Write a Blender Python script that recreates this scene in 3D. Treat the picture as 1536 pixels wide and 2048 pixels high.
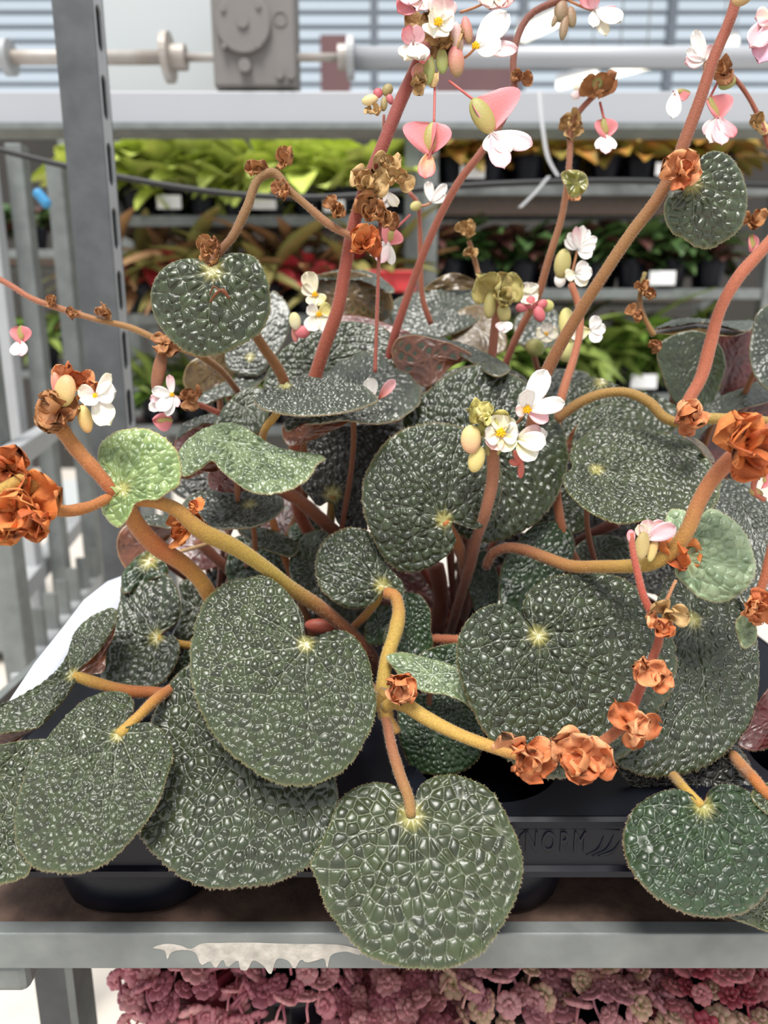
import bpy, bmesh, math, random
import numpy as np
from mathutils import Vector, Matrix

for _o in list(bpy.data.objects): bpy.data.objects.remove(_o, do_unlink=True)
SC = bpy.context.scene
COL = SC.collection
random.seed(7); RNG = np.random.default_rng(11)
R = math.radians

# ------------------------------------------------------------------ camera
FPX = 1420.0; PITCH = R(13.0); CAMZ = 1.35
cp, sp = math.cos(PITCH), math.sin(PITCH)
CAM = np.array([0.0, 0.0, CAMZ])
cam_d = bpy.data.cameras.new('camera'); cam = bpy.data.objects.new('camera', cam_d); COL.objects.link(cam)
cam.location = (0, 0, CAMZ); cam.rotation_euler = (R(90) - PITCH, 0, 0)
cam_d.sensor_fit = 'VERTICAL'; cam_d.sensor_height = 36.0; cam_d.lens = FPX / 2048 * 36.0
cam_d.clip_start = 0.02; cam_d.clip_end = 100
cam_d.dof.use_dof = True; cam_d.dof.focus_distance = 0.505; cam_d.dof.aperture_fstop = 4.6
SC.camera = cam
SC.view_settings.view_transform = 'Standard'; SC.view_settings.look = 'None'
SC.view_settings.gamma = 1.0; SC.view_settings.use_curve_mapping = False
SC.view_settings.exposure = 0.55

# ------------------------------------------------------------------ sky and sun
world = bpy.data.worlds.new('sky'); SC.world = world; world.use_nodes = True
wn = world.node_tree.nodes; wl = world.node_tree.links
bg = wn['Background']; bg.inputs['Color'].default_value = (0.91, 0.955, 1.0, 1); bg.inputs['Strength'].default_value = 0.62
sun_d = bpy.data.lights.new('hazy_sun', 'SUN'); sun = bpy.data.objects.new('hazy_sun', sun_d); COL.objects.link(sun)
sun_d.energy = 3.2; sun_d.angle = R(26); sun_d.color = (1.0, 0.97, 0.92)
sun.rotation_euler = (R(22), R(-6), 0)   # high, a little behind the photographer
sun.location = (0, 0, 6)

# ------------------------------------------------------------------ helpers
def lin(c):
    """sRGB 0-255 -> linear"""
    out = []
    for v in c:
        v = v / 255.0
        out.append(v / 12.92 if v <= 0.04045 else ((v + 0.055) / 1.055) ** 2.4)
    return np.array(out)
def ray(px, py):
    px = np.asarray(px, float); py = np.asarray(py, float)
    u = (px - 768) / FPX; v = -(py - 1024) / FPX
    return np.stack([u, cp + v * sp, -sp + v * cp], -1)      # forward component 1
def at(px, py, d): return CAM + ray(px, py) * np.asarray(d, float)[..., None]
def onY(px, py, Y):
    w = ray(px, py); return CAM + w * (Y / w[..., 1])[..., None]
def onZ(px, py, Z):
    w = ray(px, py); return CAM + w * ((Z - CAMZ) / w[..., 2])[..., None]
def V(a): return (float(a[0]), float(a[1]), float(a[2]))

ORG = {}                                     # world origin of each thing
def thing(name, label, cat, loc=(0, 0, 0), group=None):
    o = bpy.data.objects.new(name, None); COL.objects.link(o); o.empty_display_size = 0.02
    o.location = V(loc); ORG[o] = np.array(loc, float)
    o['label'] = label; o['category'] = cat
    if group: o['group'] = group
    return o
def tag(o, label, cat, group=None):
    o['label'] = label; o['category'] = cat
    if group: o['group'] = group
    return o
def mesh_obj(name, verts, faces, mat, parent=None, cols=None, smooth=True, origin=None, kind=None, matidx=None):
    verts = np.asarray(verts, float)
    if parent is not None: org = ORG[parent]
    elif origin is not None: org = np.array(origin, float)
    else: org = np.array([verts[:, 0].mean(), verts[:, 1].mean(), verts[:, 2].min()])
    me = bpy.data.meshes.new(name)
    v = verts - org
    if isinstance(faces, np.ndarray):
        nf, k = faces.shape
        me.vertices.add(len(v)); me.vertices.foreach_set('co', v.ravel())
        me.loops.add(nf * k); me.loops.foreach_set('vertex_index', faces.ravel().astype(np.int32))
        me.polygons.add(nf); me.polygons.foreach_set('loop_start', np.arange(0, nf * k, k, dtype=np.int32))
        me.polygons.foreach_set('loop_total', np.full(nf, k, dtype=np.int32))
        me.update(calc_edges=True); me.validate()
    else:
        me.from_pydata([V(p) for p in v], [], [tuple(int(i) for i in f) for f in faces])
    if cols is not None:
        ca = me.color_attributes.new('Col', 'FLOAT_COLOR', 'POINT')
        c4 = np.ones((len(v), 4)); c4[:, :3] = np.clip(cols, 0, 1); ca.data.foreach_set('color', c4.ravel())
    if smooth: me.polygons.foreach_set('use_smooth', np.ones(len(me.polygons), bool))
    for m in (mat if isinstance(mat, (list, tuple)) else [mat]): me.materials.append(m)
    if matidx is not None: me.polygons.foreach_set('material_index', np.asarray(matidx, np.int32))
    o = bpy.data.objects.new(name, me); COL.objects.link(o)
    if parent is not None: o.parent = parent
    else: o.location = V(org)
    ORG[o] = org
    if kind: o['kind'] = kind
    return o
def struct(o): o['kind'] = 'structure'; return o

# ------------------------------------------------------------------ materials
def mat(name, color=(0.5, 0.5, 0.5), rough=0.5, metal=0.0, attr=False, noise=None, bump=None, sheen=0.0, spec=0.5,
        trans=0.0, emit=None, coat=0.0, sss=0.0):
    """noise=(scale, amount, second colour) ; bump=(scale, strength)"""
    m = bpy.data.materials.new(name); m.use_nodes = True
    n = m.node_tree.nodes; l = m.node_tree.links; b = n['Principled BSDF']
    b.inputs['Base Color'].default_value = (*[float(c) for c in color], 1)
    b.inputs['Roughness'].default_value = rough; b.inputs['Metallic'].default_value = metal
    b.inputs['Specular IOR Level'].default_value = spec
    if sheen: b.inputs['Sheen Weight'].default_value = sheen; b.inputs['Sheen Roughness'].default_value = 0.4
    if coat: b.inputs['Coat Weight'].default_value = coat; b.inputs['Coat Roughness'].default_value = 0.15
    if trans: b.inputs['Transmission Weight'].default_value = trans
    if sss:
        b.inputs['Subsurface Weight'].default_value = sss; b.inputs['Subsurface Radius'].default_value = (0.004, 0.002, 0.001)
    if emit: b.inputs['Emission Color'].default_value = (*emit[0], 1); b.inputs['Emission Strength'].default_value = emit[1]
    src = None
    tc = n.new('ShaderNodeTexCoord')
    if attr:
        a = n.new('ShaderNodeVertexColor'); a.layer_name = 'Col'; src = a.outputs['Color']
    if noise:
        t = n.new('ShaderNodeTexNoise'); t.inputs['Scale'].default_value = noise[0]; t.inputs['Detail'].default_value = 5
        l.new(tc.outputs['Object'], t.inputs['Vector'])
        rr = n.new('ShaderNodeMapRange'); rr.inputs[1].default_value = 0.35; rr.inputs[2].default_value = 0.7
        rr.inputs[3].default_value = 0; rr.inputs[4].default_value = noise[1]
        l.new(t.outputs['Fac'], rr.inputs[0])
        mx = n.new('ShaderNodeMixRGB'); l.new(rr.outputs[0], mx.inputs[0])
        if src: l.new(src, mx.inputs[1])
        else: mx.inputs[1].default_value = (*[float(c) for c in color], 1)
        mx.inputs[2].default_value = (*[float(c) for c in noise[2]], 1); src = mx.outputs[0]
    if src: l.new(src, b.inputs['Base Color'])
    if bump:
        t = n.new('ShaderNodeTexNoise'); t.inputs['Scale'].default_value = bump[0]; t.inputs['Detail'].default_value = 3
        l.new(tc.outputs['Object'], t.inputs['Vector'])
        bp = n.new('ShaderNodeBump'); bp.inputs['Strength'].default_value = bump[1]; bp.inputs['Distance'].default_value = 0.001
        l.new(t.outputs['Fac'], bp.inputs['Height']); l.new(bp.outputs[0], b.inputs['Normal'])
    return m
M = {}
M['leaf'] = mat('leaf_surface', attr=True, rough=0.29, noise=(1500, 0.07, lin((150, 145, 115))), bump=(2600, 0.16), spec=0.65, coat=0.22)
M['stem'] = mat('hairy_stem', attr=True, rough=0.55, noise=(700, 0.4, lin((130, 74, 46))), bump=(1400, 0.7), sheen=0.22, sss=0.1)
M['hair'] = mat('plant_hair', lin((214, 190, 160)), rough=0.6)
M['petal'] = mat('petal', attr=True, rough=0.5, noise=(500, 0.12, lin((200, 150, 130))), bump=(900, 0.3), sheen=0.1, sss=0.25)
M['bract'] = mat('dry_bract', attr=True, rough=0.65, noise=(260, 0.22, lin((150, 80, 36))), bump=(900, 0.4), sss=0.2)
M['stamen'] = mat('yellow_stamen', lin((250, 195, 20)), rough=0.6)
M['galv'] = mat('galvanised_steel', lin((118, 122, 121)), rough=0.55, metal=0.35, noise=(28, 0.6, lin((146, 150, 148))), bump=(160, 0.35))
M['galv_dark'] = mat('weathered_steel', lin((96, 98, 100)), rough=0.6, metal=0.3, noise=(30, 0.7, lin((72, 74, 76))), bump=(90, 0.3))
M['galv_light'] = mat('pale_steel', lin((176, 178, 180)), rough=0.55, metal=0.2, noise=(9, 0.4, lin((150, 152, 154))))
M['alu'] = mat('white_aluminium', lin((178, 180, 185)), rough=0.5, metal=0.1, noise=(4, 0.3, lin((168, 170, 175))))
M['greybox'] = mat('grey_cast_metal', lin((124, 120, 117)), rough=0.6, metal=0.1, noise=(20, 0.3, lin((108, 104, 101))))
M['rustpipe'] = mat('stained_pipe', lin((185, 180, 175)), rough=0.5, metal=0.2, noise=(14, 0.6, lin((150, 128, 108))))
M['board'] = mat('plywood', lin((112, 88, 76)), rough=0.7, noise=(60, 0.8, lin((70, 52, 45))), bump=(200, 0.5))
M['black'] = mat('black_plastic', (0.004, 0.005, 0.010), rough=0.36, noise=(60, 0.3, (0.007, 0.008, 0.014)), spec=0.28)
M['soil'] = mat('potting_soil', (0.02, 0.012, 0.008), rough=0.95, noise=(300, 0.8, (0.05, 0.03, 0.02)), bump=(400, 1.0))
M['paper'] = mat('white_paper', lin((222, 228, 242)), rough=0.6, bump=(40, 0.3))
M['white'] = mat('white_panel', lin((192, 197, 198)), rough=0.6, noise=(3, 0.3, lin((182, 186, 190))))
M['card'] = mat('white_card', (0.9, 0.9, 0.92), rough=0.6)
M['paint'] = mat('dried_paint', lin((198, 190, 180)), rough=0.85, noise=(110, 0.9, lin((156, 152, 144))), bump=(300, 0.6))
M['concrete'] = mat('concrete', lin((206, 198, 188)), rough=0.85, noise=(12, 0.5, lin((190, 182, 172))), bump=(80, 0.3))
M['cable'] = mat('black_cable', (0.012, 0.012, 0.013), rough=0.5)
M['red'] = mat('red_plastic', lin((205, 60, 62)), rough=0.4, noise=(5, 0.2, lin((220, 80, 80))))
M['blue'] = mat('blue_plastic', lin((60, 140, 190)), rough=0.4, noise=(5, 0.2, lin((80, 160, 205))))
M['maroon'] = mat('maroon_cladding', lin((112, 82, 84)), rough=0.8, noise=(3, 0.4, lin((92, 68, 72))))
M['wall'] = mat('dark_cladding', lin((60, 56, 54)), rough=0.9, noise=(2, 0.5, lin((48, 50, 44))))
M['darkbar'] = mat('dark_glazing_bar', lin((100, 108, 118)), rough=0.6, noise=(5, 0.3, lin((80, 86, 94))))
M['plant'] = mat('foliage', attr=True, rough=0.5, noise=(40, 0.3, lin((70, 70, 30))), sss=0.0)
M['lamp'] = mat('lamp_tube', (1, 0.98, 0.9), emit=((1, 0.95, 0.78), 1.1))
M['clearstrip'] = mat('clear_plastic_strip', (0.9, 0.9, 0.92), rough=0.2, noise=(40, 0.3, (0.8, 0.8, 0.82)), trans=0.6)
def glass_mat():
    m = bpy.data.materials.new('greenhouse_glass'); m.use_nodes = True
    n = m.node_tree.nodes; l = m.node_tree.links; n.remove(n['Principled BSDF'])
    t = n.new('ShaderNodeBsdfTransparent'); t.inputs[0].default_value = (0.93, 0.97, 1.0, 1)
    g = n.new('ShaderNodeBsdfGlossy'); g.inputs['Roughness'].default_value = 0.05
    mx = n.new('ShaderNodeMixShader'); mx.inputs[0].default_value = 0.06
    nz = n.new('ShaderNodeTexNoise'); nz.inputs['Scale'].default_value = 6
    mr = n.new('ShaderNodeMapRange'); mr.inputs[3].default_value = 0.03; mr.inputs[4].default_value = 0.1
    l.new(nz.outputs['Fac'], mr.inputs[0]); l.new(mr.outputs[0], mx.inputs[0])
    l.new(t.outputs[0], mx.inputs[1]); l.new(g.outputs[0], mx.inputs[2]); l.new(mx.outputs[0], n['Material Output'].inputs[0])
    return m
M['glass'] = glass_mat()

# ------------------------------------------------------------------ basic shapes (return verts, faces)
BOXF = [(0, 3, 2, 1), (4, 5, 6, 7), (0, 1, 5, 4), (1, 2, 6, 5), (2, 3, 7, 6), (3, 0, 4, 7)]
def box_vf(x0, x1, y0, y1, z0, z1):
    v = [(x0, y0, z0), (x1, y0, z0), (x1, y1, z0), (x0, y1, z0), (x0, y0, z1), (x1, y0, z1), (x1, y1, z1), (x0, y1, z1)]
    return np.array(v, float), list(BOXF)
class MB:
    def __init__(s): s.v = []; s.f = []; s.c = []
    def add(s, v, f, c=None):
        b = len(s.v); s.v.extend([tuple(map(float, p)) for p in v]); s.f.extend([tuple(int(i) + b for i in q) for q in f])
        if c is not None: s.c.extend([tuple(map(float, q)) for q in c])
        return s
    def box(s, *a): v, f = box_vf(*a); return s.add(v, f)
    def tube(s, pts, rad, seg=10, **k): v, f, c = tube_vf(pts, rad, seg, **k); return s.add(v, f, c)
    def build(s, name, m, parent=None, smooth=False, bevel=0.0, kind=None, origin=None):
        o = mesh_obj(name, s.v, s.f, m, parent, np.array(s.c) if len(s.c) == len(s.v) and s.c else None, smooth, origin=origin, kind=kind)
        if bevel:
            md = o.modifiers.new('bevel', 'BEVEL'); md.width = bevel; md.segments = 2; md.limit_method = 'ANGLE'
        return o
def catmull(P, n, closed=False):
    """smooth curve through P (chord-length Hermite), resampled to n even steps"""
    P = np.asarray(P, float)
    Q = np.vstack([P[-2:], P, P[:3]]) if closed else P
    k = len(Q); h = np.maximum(np.linalg.norm(np.diff(Q, axis=0), axis=1), 1e-9); sl = np.diff(Q, axis=0) / h[:, None]
    m = np.empty_like(Q); m[0] = sl[0]; m[-1] = sl[-1]
    m[1:-1] = (sl[:-1] * h[1:, None] + sl[1:] * h[:-1, None]) / (h[1:] + h[:-1])[:, None]
    lo, hi = (2, k - 3) if closed else (0, k - 1); C = []
    for i in range(lo, hi):
        u = np.linspace(0, 1, 24, endpoint=False)[:, None]
        C.append((2 * u ** 3 - 3 * u ** 2 + 1) * Q[i] + (u ** 3 - 2 * u ** 2 + u) * h[i] * m[i] + (-2 * u ** 3 + 3 * u ** 2) * Q[i + 1] + (u ** 3 - u ** 2) * h[i] * m[i + 1])
    D = np.vstack(C + [Q[hi][None]])
    s = np.r_[0, np.cumsum(np.linalg.norm(np.diff(D, axis=0), axis=1))]
    tt = np.linspace(0, s[-1], n + 1)[:-1] if closed else np.linspace(0, s[-1], n)
    return np.stack([np.interp(tt, s, D[:, j]) for j in range(D.shape[1])], -1)
def frames(P):
    T = np.gradient(P, axis=0); T /= np.linalg.norm(T, axis=1)[:, None] + 1e-12
    ref = np.array([0, 0, 1.0]) if abs(T[0][2]) < 0.9 else np.array([1.0, 0, 0])
    N = np.zeros_like(P); n = np.cross(T[0], ref); n /= np.linalg.norm(n)
    for i in range(len(P)):
        n = n - T[i] * n.dot(T[i]); n /= np.linalg.norm(n) + 1e-12; N[i] = n
    return T, N, np.cross(T, N)
def tube_vf(P, rad, seg=10, col=None):
    P = np.asarray(P, float); n = len(P); rad = np.broadcast_to(np.asarray(rad, float), (n,))
    T, N, B = frames(P); a = np.linspace(0, 2 * math.pi, seg, endpoint=False)
    ring = N[:, None] * np.cos(a)[None, :, None] + B[:, None] * np.sin(a)[None, :, None]
    v = (P[:, None] + ring * rad[:, None, None]).reshape(-1, 3)
    i = np.arange(n - 1)[:, None] * seg; j = np.arange(seg)[None]; j2 = (j + 1) % seg
    f = np.stack([i + j, i + j2, i + seg + j2, i + seg + j], -1).reshape(-1, 4).tolist()
    f.append(list(range(seg))[::-1]); f.append([(n - 1) * seg + k for k in range(seg)])
    c = np.repeat(col, seg, axis=0) if col is not None else None
    return v, f, c
def lathe_vf(prof, cx, cy, seg=28, sq=2.0):
    """prof = [(r, z)...]; sq > 2 gives a rounded square"""
    a = np.linspace(0, 2 * math.pi, seg, endpoint=False); c, s = np.cos(a), np.sin(a)
    k = (np.abs(c) ** sq + np.abs(s) ** sq) ** (-1 / sq)
    v = np.array([[(cx + r * k[i] * c[i], cy + r * k[i] * s[i], z) for i in range(seg)] for r, z in prof]).reshape(-1, 3)
    f = [(i * seg + j, i * seg + (j + 1) % seg, (i + 1) * seg + (j + 1) % seg, (i + 1) * seg + j) for i in range(len(prof) - 1) for j in range(seg)]
    return v, f
def bar_between(mb, p, q, w, h):
    """a rectangular bar between two points, w sideways, h upright"""
    p = np.array(p, float); q = np.array(q, float); t = q - p; t /= np.linalg.norm(t)
    s = np.cross(t, [0, 0, 1.0]); s /= np.linalg.norm(s) + 1e-9; u = np.cross(s, t)
    v = [e + a * s * w / 2 + b * u * h / 2 for e in (p, q) for a, b in ((-1, -1), (1, -1), (1, 1), (-1, 1))]
    mb.add(v, [(3, 2, 1, 0), (4, 5, 6, 7), (0, 1, 5, 4), (1, 2, 6, 5), (2, 3, 7, 6), (3, 0, 4, 7)])
# ================================================================== SETTING
struct(MB().box(-9, 9, -4, 12, -0.05, 0).build('floor', M['concrete']))
struct(MB().box(-9, 9, 8.06, 8.25, 0, 3.86).build('wall_back', M['wall']))
wm = MB()
for a, b in ((640, 700), (872, 1042)):
    p = onY(a, 100, 8.0); q = onY(b, 100, 8.0); wm.box(p[0], q[0], 8.03, 8.06, 3.86, 4.42)
struct(wm.build('trim_1', M['maroon']))
# glazed gable above the wall: bars and panes
zs = [3.86 + 0.13 * i for i in range(19)]; xs = [-6.3, -4.4, -2.9, -1.4, -0.1, 1.4, 2.9, 4.4, 6.3]
win = MB()
for z in zs: win.box(-6.3, 6.3, 8.06, 8.12, z - 0.011, z + 0.011)
for x in xs: win.box(x - 0.04, x + 0.04, 8.05, 8.14, 3.86, zs[-1])
win = struct(win.build('window_1', M['darkbar']))
for i in range(len(zs) - 1):
    for j in range(len(xs) - 1):
        MB().box(xs[j] + 0.05, xs[j + 1] - 0.05, 8.085, 8.091, zs[i] + 0.011, zs[i + 1] - 0.011).build('pane', M['glass'], win)

struct(MB().box(-6.3, 6.3, 4.2, 4.3, 6.3, 6.4).box(-6.3, 6.3, 6.2, 6.3, 6.3, 6.4).build('trim_2', M['galv_light']))
# ceiling lamps: tubes hung in the hall
def lamp(p, q, w, label):
    p, q = np.array(p), np.array(q); t = thing('tube_lamp', label, 'lamp', (p + q) / 2, 'tube lamps hung in the hall')
    m = MB(); bar_between(m, p, q, w, w * 0.8); m.build('tube', M['lamp'], t)
    m = MB(); up = np.array([0, 0, w * 0.8]); bar_between(m, p + up, q + up, w * 1.3, w * 0.6); m.build('housing', M['alu'], t)
    for e in (p * .85 + q * .15, p * .15 + q * .85): MB().tube(np.array([V(e + up), (e[0], e[1], 6.3)]), 0.006, 6).build('hanger', M['galv'], t)
lamp(at(1116, 171, 5.6), at(1194, 151, 5.4), 0.06, 'slanting tube lamp touching the top of the white beam')
lamp(at(1226, 146, 5.2), at(1304, 126, 5.0), 0.06, 'slanting tube lamp just below the white pipe, end over end')
lamp(at(1042, 72, 5.0), at(1122, 34, 4.7), 0.08, 'slanting tube lamp above the pipe beside the dark red stem')
lamp(at(1440, 92, 6.5), at(1475, 80, 6.4), 0.07, 'short tube lamp at the right behind the tall stem')

# white beam, shaft and gearbox in front of the shelves
YB = 1.7
b0, b1 = onY(-260, 182, YB), onY(1800, 248, YB)
bt = thing('aluminium_beam', 'long pale aluminium beam across the picture under the gearbox', 'beam', (0, YB, b1[2]))
MB().box(b0[0], b1[0], YB, YB + 0.06, b1[2], b0[2]).build('beam_profile', M['alu'], bt, bevel=0.003)
MB().box(b0[0], b1[0], YB - 0.012, YB + 0.07, b1[2] - 0.012, b1[2]).build('bottom_flange', M['galv'], bt)
pz = onY(500, 115, YB + 0.05)[2]
def xat(px, py=115, Y=YB + 0.05): return float(onY(px, py, Y)[0])
sh = thing('drive_shaft', 'horizontal drive shaft with flanged couplings above the white beam', 'shaft', (0, YB + 0.05, pz))
MB().tube(np.array([[xat(-200), YB + .05, pz], [xat(335), YB + .05, pz]]), 0.0145, 20).build('shaft_tube', M['rustpipe'], sh, True)
MB().tube(np.array([[xat(330), YB + .05, pz], [xat(700), YB + .05, pz]]), 0.0085, 16).build('thin_shaft', M['rustpipe'], sh, True)
MB().tube(np.array([[xat(690), YB + .05, pz], [xat(1800), YB + .05, pz]]), 0.0215, 24).build('thick_pipe', M['alu'], sh, True)
def disc(a, b, r): return MB().tube(np.array([[a, YB + .05, pz], [b, YB + .05, pz]]), r, 24)
disc(xat(330), xat(343), 0.05).build('coupling_flange', M['rustpipe'], sh)
disc(xat(343), xat(372), 0.026).build('coupling_hub', M['rustpipe'], sh)
disc(xat(676), xat(694), 0.026).build('coupling_hub', M['rustpipe'], sh)
disc(xat(694), xat(708), 0.043).build('coupling_flange', M['galv_light'], sh)
disc(xat(8), xat(24), 0.036).build('coupling_flange', M['galv_light'], sh)
gx0, gx1 = xat(434), xat(596); gz0 = float(onY(500, 172, YB)[2]); gz1 = float(onY(500, -60, YB)[2])
gb = thing('gearbox', 'grey cast gearbox sitting on the beam with a round cover', 'gearbox', ((gx0 + gx1) / 2, YB + .03, gz0))
MB().box(gx0, gx1, YB + 0.005, YB + 0.10, gz0, gz1).build('housing', M['greybox'], gb, bevel=0.006)
cc = onY(487, 48, YB); Rr = 0.058
MB().tube(np.array([[cc[0], YB - 0.008, cc[2]], [cc[0], YB + 0.01, cc[2]]]), Rr, 36).build('round_cover', M['greybox'], gb, bevel=0.003)
MB().tube(np.array([[cc[0], YB - 0.013, cc[2]], [cc[0], YB, cc[2]]]), 0.012, 18).build('cover_boss', M['greybox'], gb)
for ax, ay in ((447, 20), (517, 14), (449, 93), (517, 92)):
    p = onY(ax, ay, YB - .006); MB().tube(np.array([[p[0], YB - .012, p[2]], [p[0], YB, p[2]]]), 0.006, 6).build('bolt', M['greybox'], gb)
p = onY(491, 134, YB); MB().tube(np.array([[p[0], YB - .012, p[2]], [p[0], YB + .01, p[2]]]), 0.013, 16).build('drain_plug', M['greybox'], gb)
e_ = onY(560, 36, YB); MB().tube(catmull([(e_[0] + .014 * math.cos(t), YB + .004, e_[2] + .014 * math.sin(t)) for t in np.linspace(0, 6.28, 20)], 40), .0014, 8).build('cast_emblem', M['greybox'], gb, True)
for px in (560, 582):
    p = onY(px, 152, YB); MB().tube(np.array([[p[0], YB - .008, p[2]], [p[0], YB + .01, p[2]]]), 0.009, 6).build('bolt', M['greybox'], gb)
wx0, wx1 = float(onY(208, 90, 1.9)[0]), float(onY(430, 90, 1.9)[0]); wz = float(onY(300, 190, 1.9)[2])
tag(MB().box(wx0 - .08, wx1 + .01, 1.9, 1.92, wz - .02, wz + 0.55).build('white_panel', M['white'], bevel=0.003), 'plain white panel behind the shaft, left of the gearbox', 'panel')
tag(MB().tube(catmull([onY(x, y, 1.35) for x, y in ((-60, 285), (0, 300), (132, 332), (235, 353), (465, 388), (620, 395), (918, 372), (1200, 362), (1560, 372))], 80), 0.0052, 10)
    .build('sagging_cable', M['cable'], smooth=True), 'thin black cable sagging across the background below the beam', 'cable')

# ------------------------------------------------------------------ background trolleys with potted plants
def zat(py, Y): return float(onY(768, py, Y)[2])
def rack(name, label, x0, x1, Y, zs_, depth=0.45, top=2.05, matl='galv'):
    t = thing(name, label, 'trolley', ((x0 + x1) / 2, Y, 0))
    for x in (x0, x1):
        for y in (Y, Y + depth): MB().box(x - 0.024, x + 0.024, y - 0.012, y + 0.03, 0.12, top).build('post', M[matl], t, bevel=0.003)
    for z in zs_:
        m = MB(); m.box(x0 + .03, x1 - .03, Y - .012, Y + .012, z - .03, z); m.box(x0 + .03, x1 - .03, Y + depth - .02, Y + depth, z - .03, z)
        s = m.build('shelf_frame', M[matl], t, bevel=0.002)
        MB().box(x0 + .03, x1 - .03, Y + .012, Y + depth - .02, z - .012, z - .002).build('shelf_board', M['board'], s)
    MB().box(x0 - .03, x1 + .03, Y - .03, Y + depth + .03, 0.06, 0.12).build('base_frame', M[matl], t)
    for x in (x0, x1):
        for y in (Y, Y + depth):
            MB().tube(np.array([[x - .012, y, .035], [x + .012, y, .035]]), .034, 16).build('wheel', M['cable'], t)
    return t
YR = 2.25
LZ = [zat(432, YR), zat(628, YR), zat(850, YR)]
RZ = [zat(370, YR), zat(578, YR), zat(786, YR)]
rack('plant_trolley', 'galvanised trolley loaded with lime green plants behind the begonias', -0.92, 0.085, YR, LZ)
rack('plant_trolley', 'galvanised trolley with dark red and green plants at the right', 0.135, 1.17, YR, RZ)
rack('plant_trolley', 'trolley of dark green plants seen left of the steel post', -2.15, -1.05, 2.9, [zat(500, 2.9), zat(740, 2.9)], top=1.9)

def blade_mesh(name, kind, ca, cb):
    n, k = 6, 4; vv, cc_ = [], []
    L, W = {'broad': (0.085, 0.055), 'strap': (0.15, 0.028), 'small': (0.05, 0.03)}[kind]
    for i in range(n + 1):
        t = i / n; w = W * (math.sin(math.pi * min(1, 0.04 + t * 0.94)) ** (0.75)) / 2
        for j in range(k + 1):
            s = j / k * 2 - 1
            droop = -0.55 * L * t * t
            vv.append((s * w, t * L, droop + 0.35 * w * s * s + 0.0015 * math.sin(9 * t + 5 * s)))
            f = np.clip(0.25 + 0.75 * abs(s) * (0.5 + 0.5 * math.sin(11 * t + 3 * s)), 0, 1)
            cc_.append(np.array(ca) * (1 - f) + np.array(cb) * f)
    ff = [(i * (k + 1) + j, i * (k + 1) + j + 1, (i + 1) * (k + 1) + j + 1, (i + 1) * (k + 1) + j) for i in range(n) for j in range(k)]
    N0 = len(vv); vv2 = vv + [(x, y, z - 0.0012) for x, y, z in vv]
    ff2 = ff + [tuple(N0 + q for q in f[::-1]) for f in ff]
    o = mesh_obj(name, vv2, ff2, M['plant'], None, np.array(cc_ + cc_), True, origin=(0, 0, 0))
    me = o.data; bpy.data.objects.remove(o); return me
BL = {
 'lime': [blade_mesh('leaf', 'broad', lin((222, 232, 120)), lin((196, 214, 96))), blade_mesh('leaf', 'broad', lin((230, 238, 140)), lin((176, 198, 90)))],
 'bronze': [blade_mesh('leaf', 'strap', lin((160, 138, 84)), lin((126, 140, 74))), blade_mesh('leaf', 'strap', lin((186, 150, 104)), lin((150, 100, 78))), blade_mesh('leaf', 'small', lin((215, 60, 70)), lin((225, 95, 105)))],
 'orange': [blade_mesh('leaf', 'broad', lin((200, 110, 60)), lin((150, 160, 50))), blade_mesh('leaf', 'broad', lin((120, 140, 50)), lin((190, 120, 70)))],
 'dark': [blade_mesh('leaf', 'small', lin((45, 75, 38)), lin((80, 110, 55))), blade_mesh('leaf', 'small', lin((95, 45, 48)), lin((60, 50, 35))), blade_mesh('leaf', 'small', lin((60, 90, 45)), lin((100, 130, 70)))],
 'green': [blade_mesh('leaf', 'broad', lin((120, 150, 60)), lin((85, 125, 45))), blade_mesh('leaf', 'strap', lin((150, 165, 80)), lin((100, 130, 55)))],
}
def pot_mesh():
    v, f = lathe_vf([(0.034, 0), (0.046, 0.075), (0.049, 0.075), (0.049, 0.088), (0.045, 0.088), (0.043, 0.074), (0.001, 0.074)], 0, 0, 18)
    f = f + [tuple(range(17, -1, -1))]
    o = mesh_obj('pot', v, f, M['black'], None, None, False, origin=(0, 0, 0)); me = o.data; bpy.data.objects.remove(o); return me
POT = pot_mesh()
def link(name, me, parent, loc, rot=(0, 0, 0), sc=1.0):
    o = bpy.data.objects.new(name, me); COL.objects.link(o); o.parent = parent; o.location = loc; o.rotation_euler = rot
    o.scale = (sc, sc, sc) if not isinstance(sc, tuple) else sc
    return o
rnd = random.Random(5)
def potted(kind, x, y, z, label, group, n=15, sc=1.0):
    t = thing('potted_plant', label, 'plant', (x, y, z), group)
    link('pot', POT, t, (0, 0, 0))
    for i in range(n):
        a = rnd.uniform(0, 6.283); up = rnd.uniform(-0.1, 1.25); me = rnd.choice(BL[kind])
        h = 0.08 + rnd.uniform(0, 0.075)
        link('leaf', me, t, (0.02 * math.cos(a + 1.57), 0.02 * math.sin(a + 1.57), h), (up, rnd.uniform(-.4, .4), a), sc * rnd.uniform(0.8, 1.35))
TX = {
 'lime': ('lime green plant on the top trolley shelf', 'lime green plants on the upper shelf'),
 'bronze': ('bronze and red plant below the lime ones', 'bronze and red plants on the middle shelf'),
 'green2': ('yellowish green plant low behind the begonias', 'yellowish green plants on the low shelf'),
 'orange': ('orange leaved plant under the beam', 'orange leaved plants at the upper right'),
 'dark': ('dark maroon plant on the right trolley', 'dark plants on the right trolley'),
 'green': ('green plant on the low right shelf', 'green plants on the low right shelf'),
 'left2': ('light green plant low left of the post', 'light green plants left of the steel post'),
 'left': ('dark green plant left of the post', 'green plants left of the steel post'),
}
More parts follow.
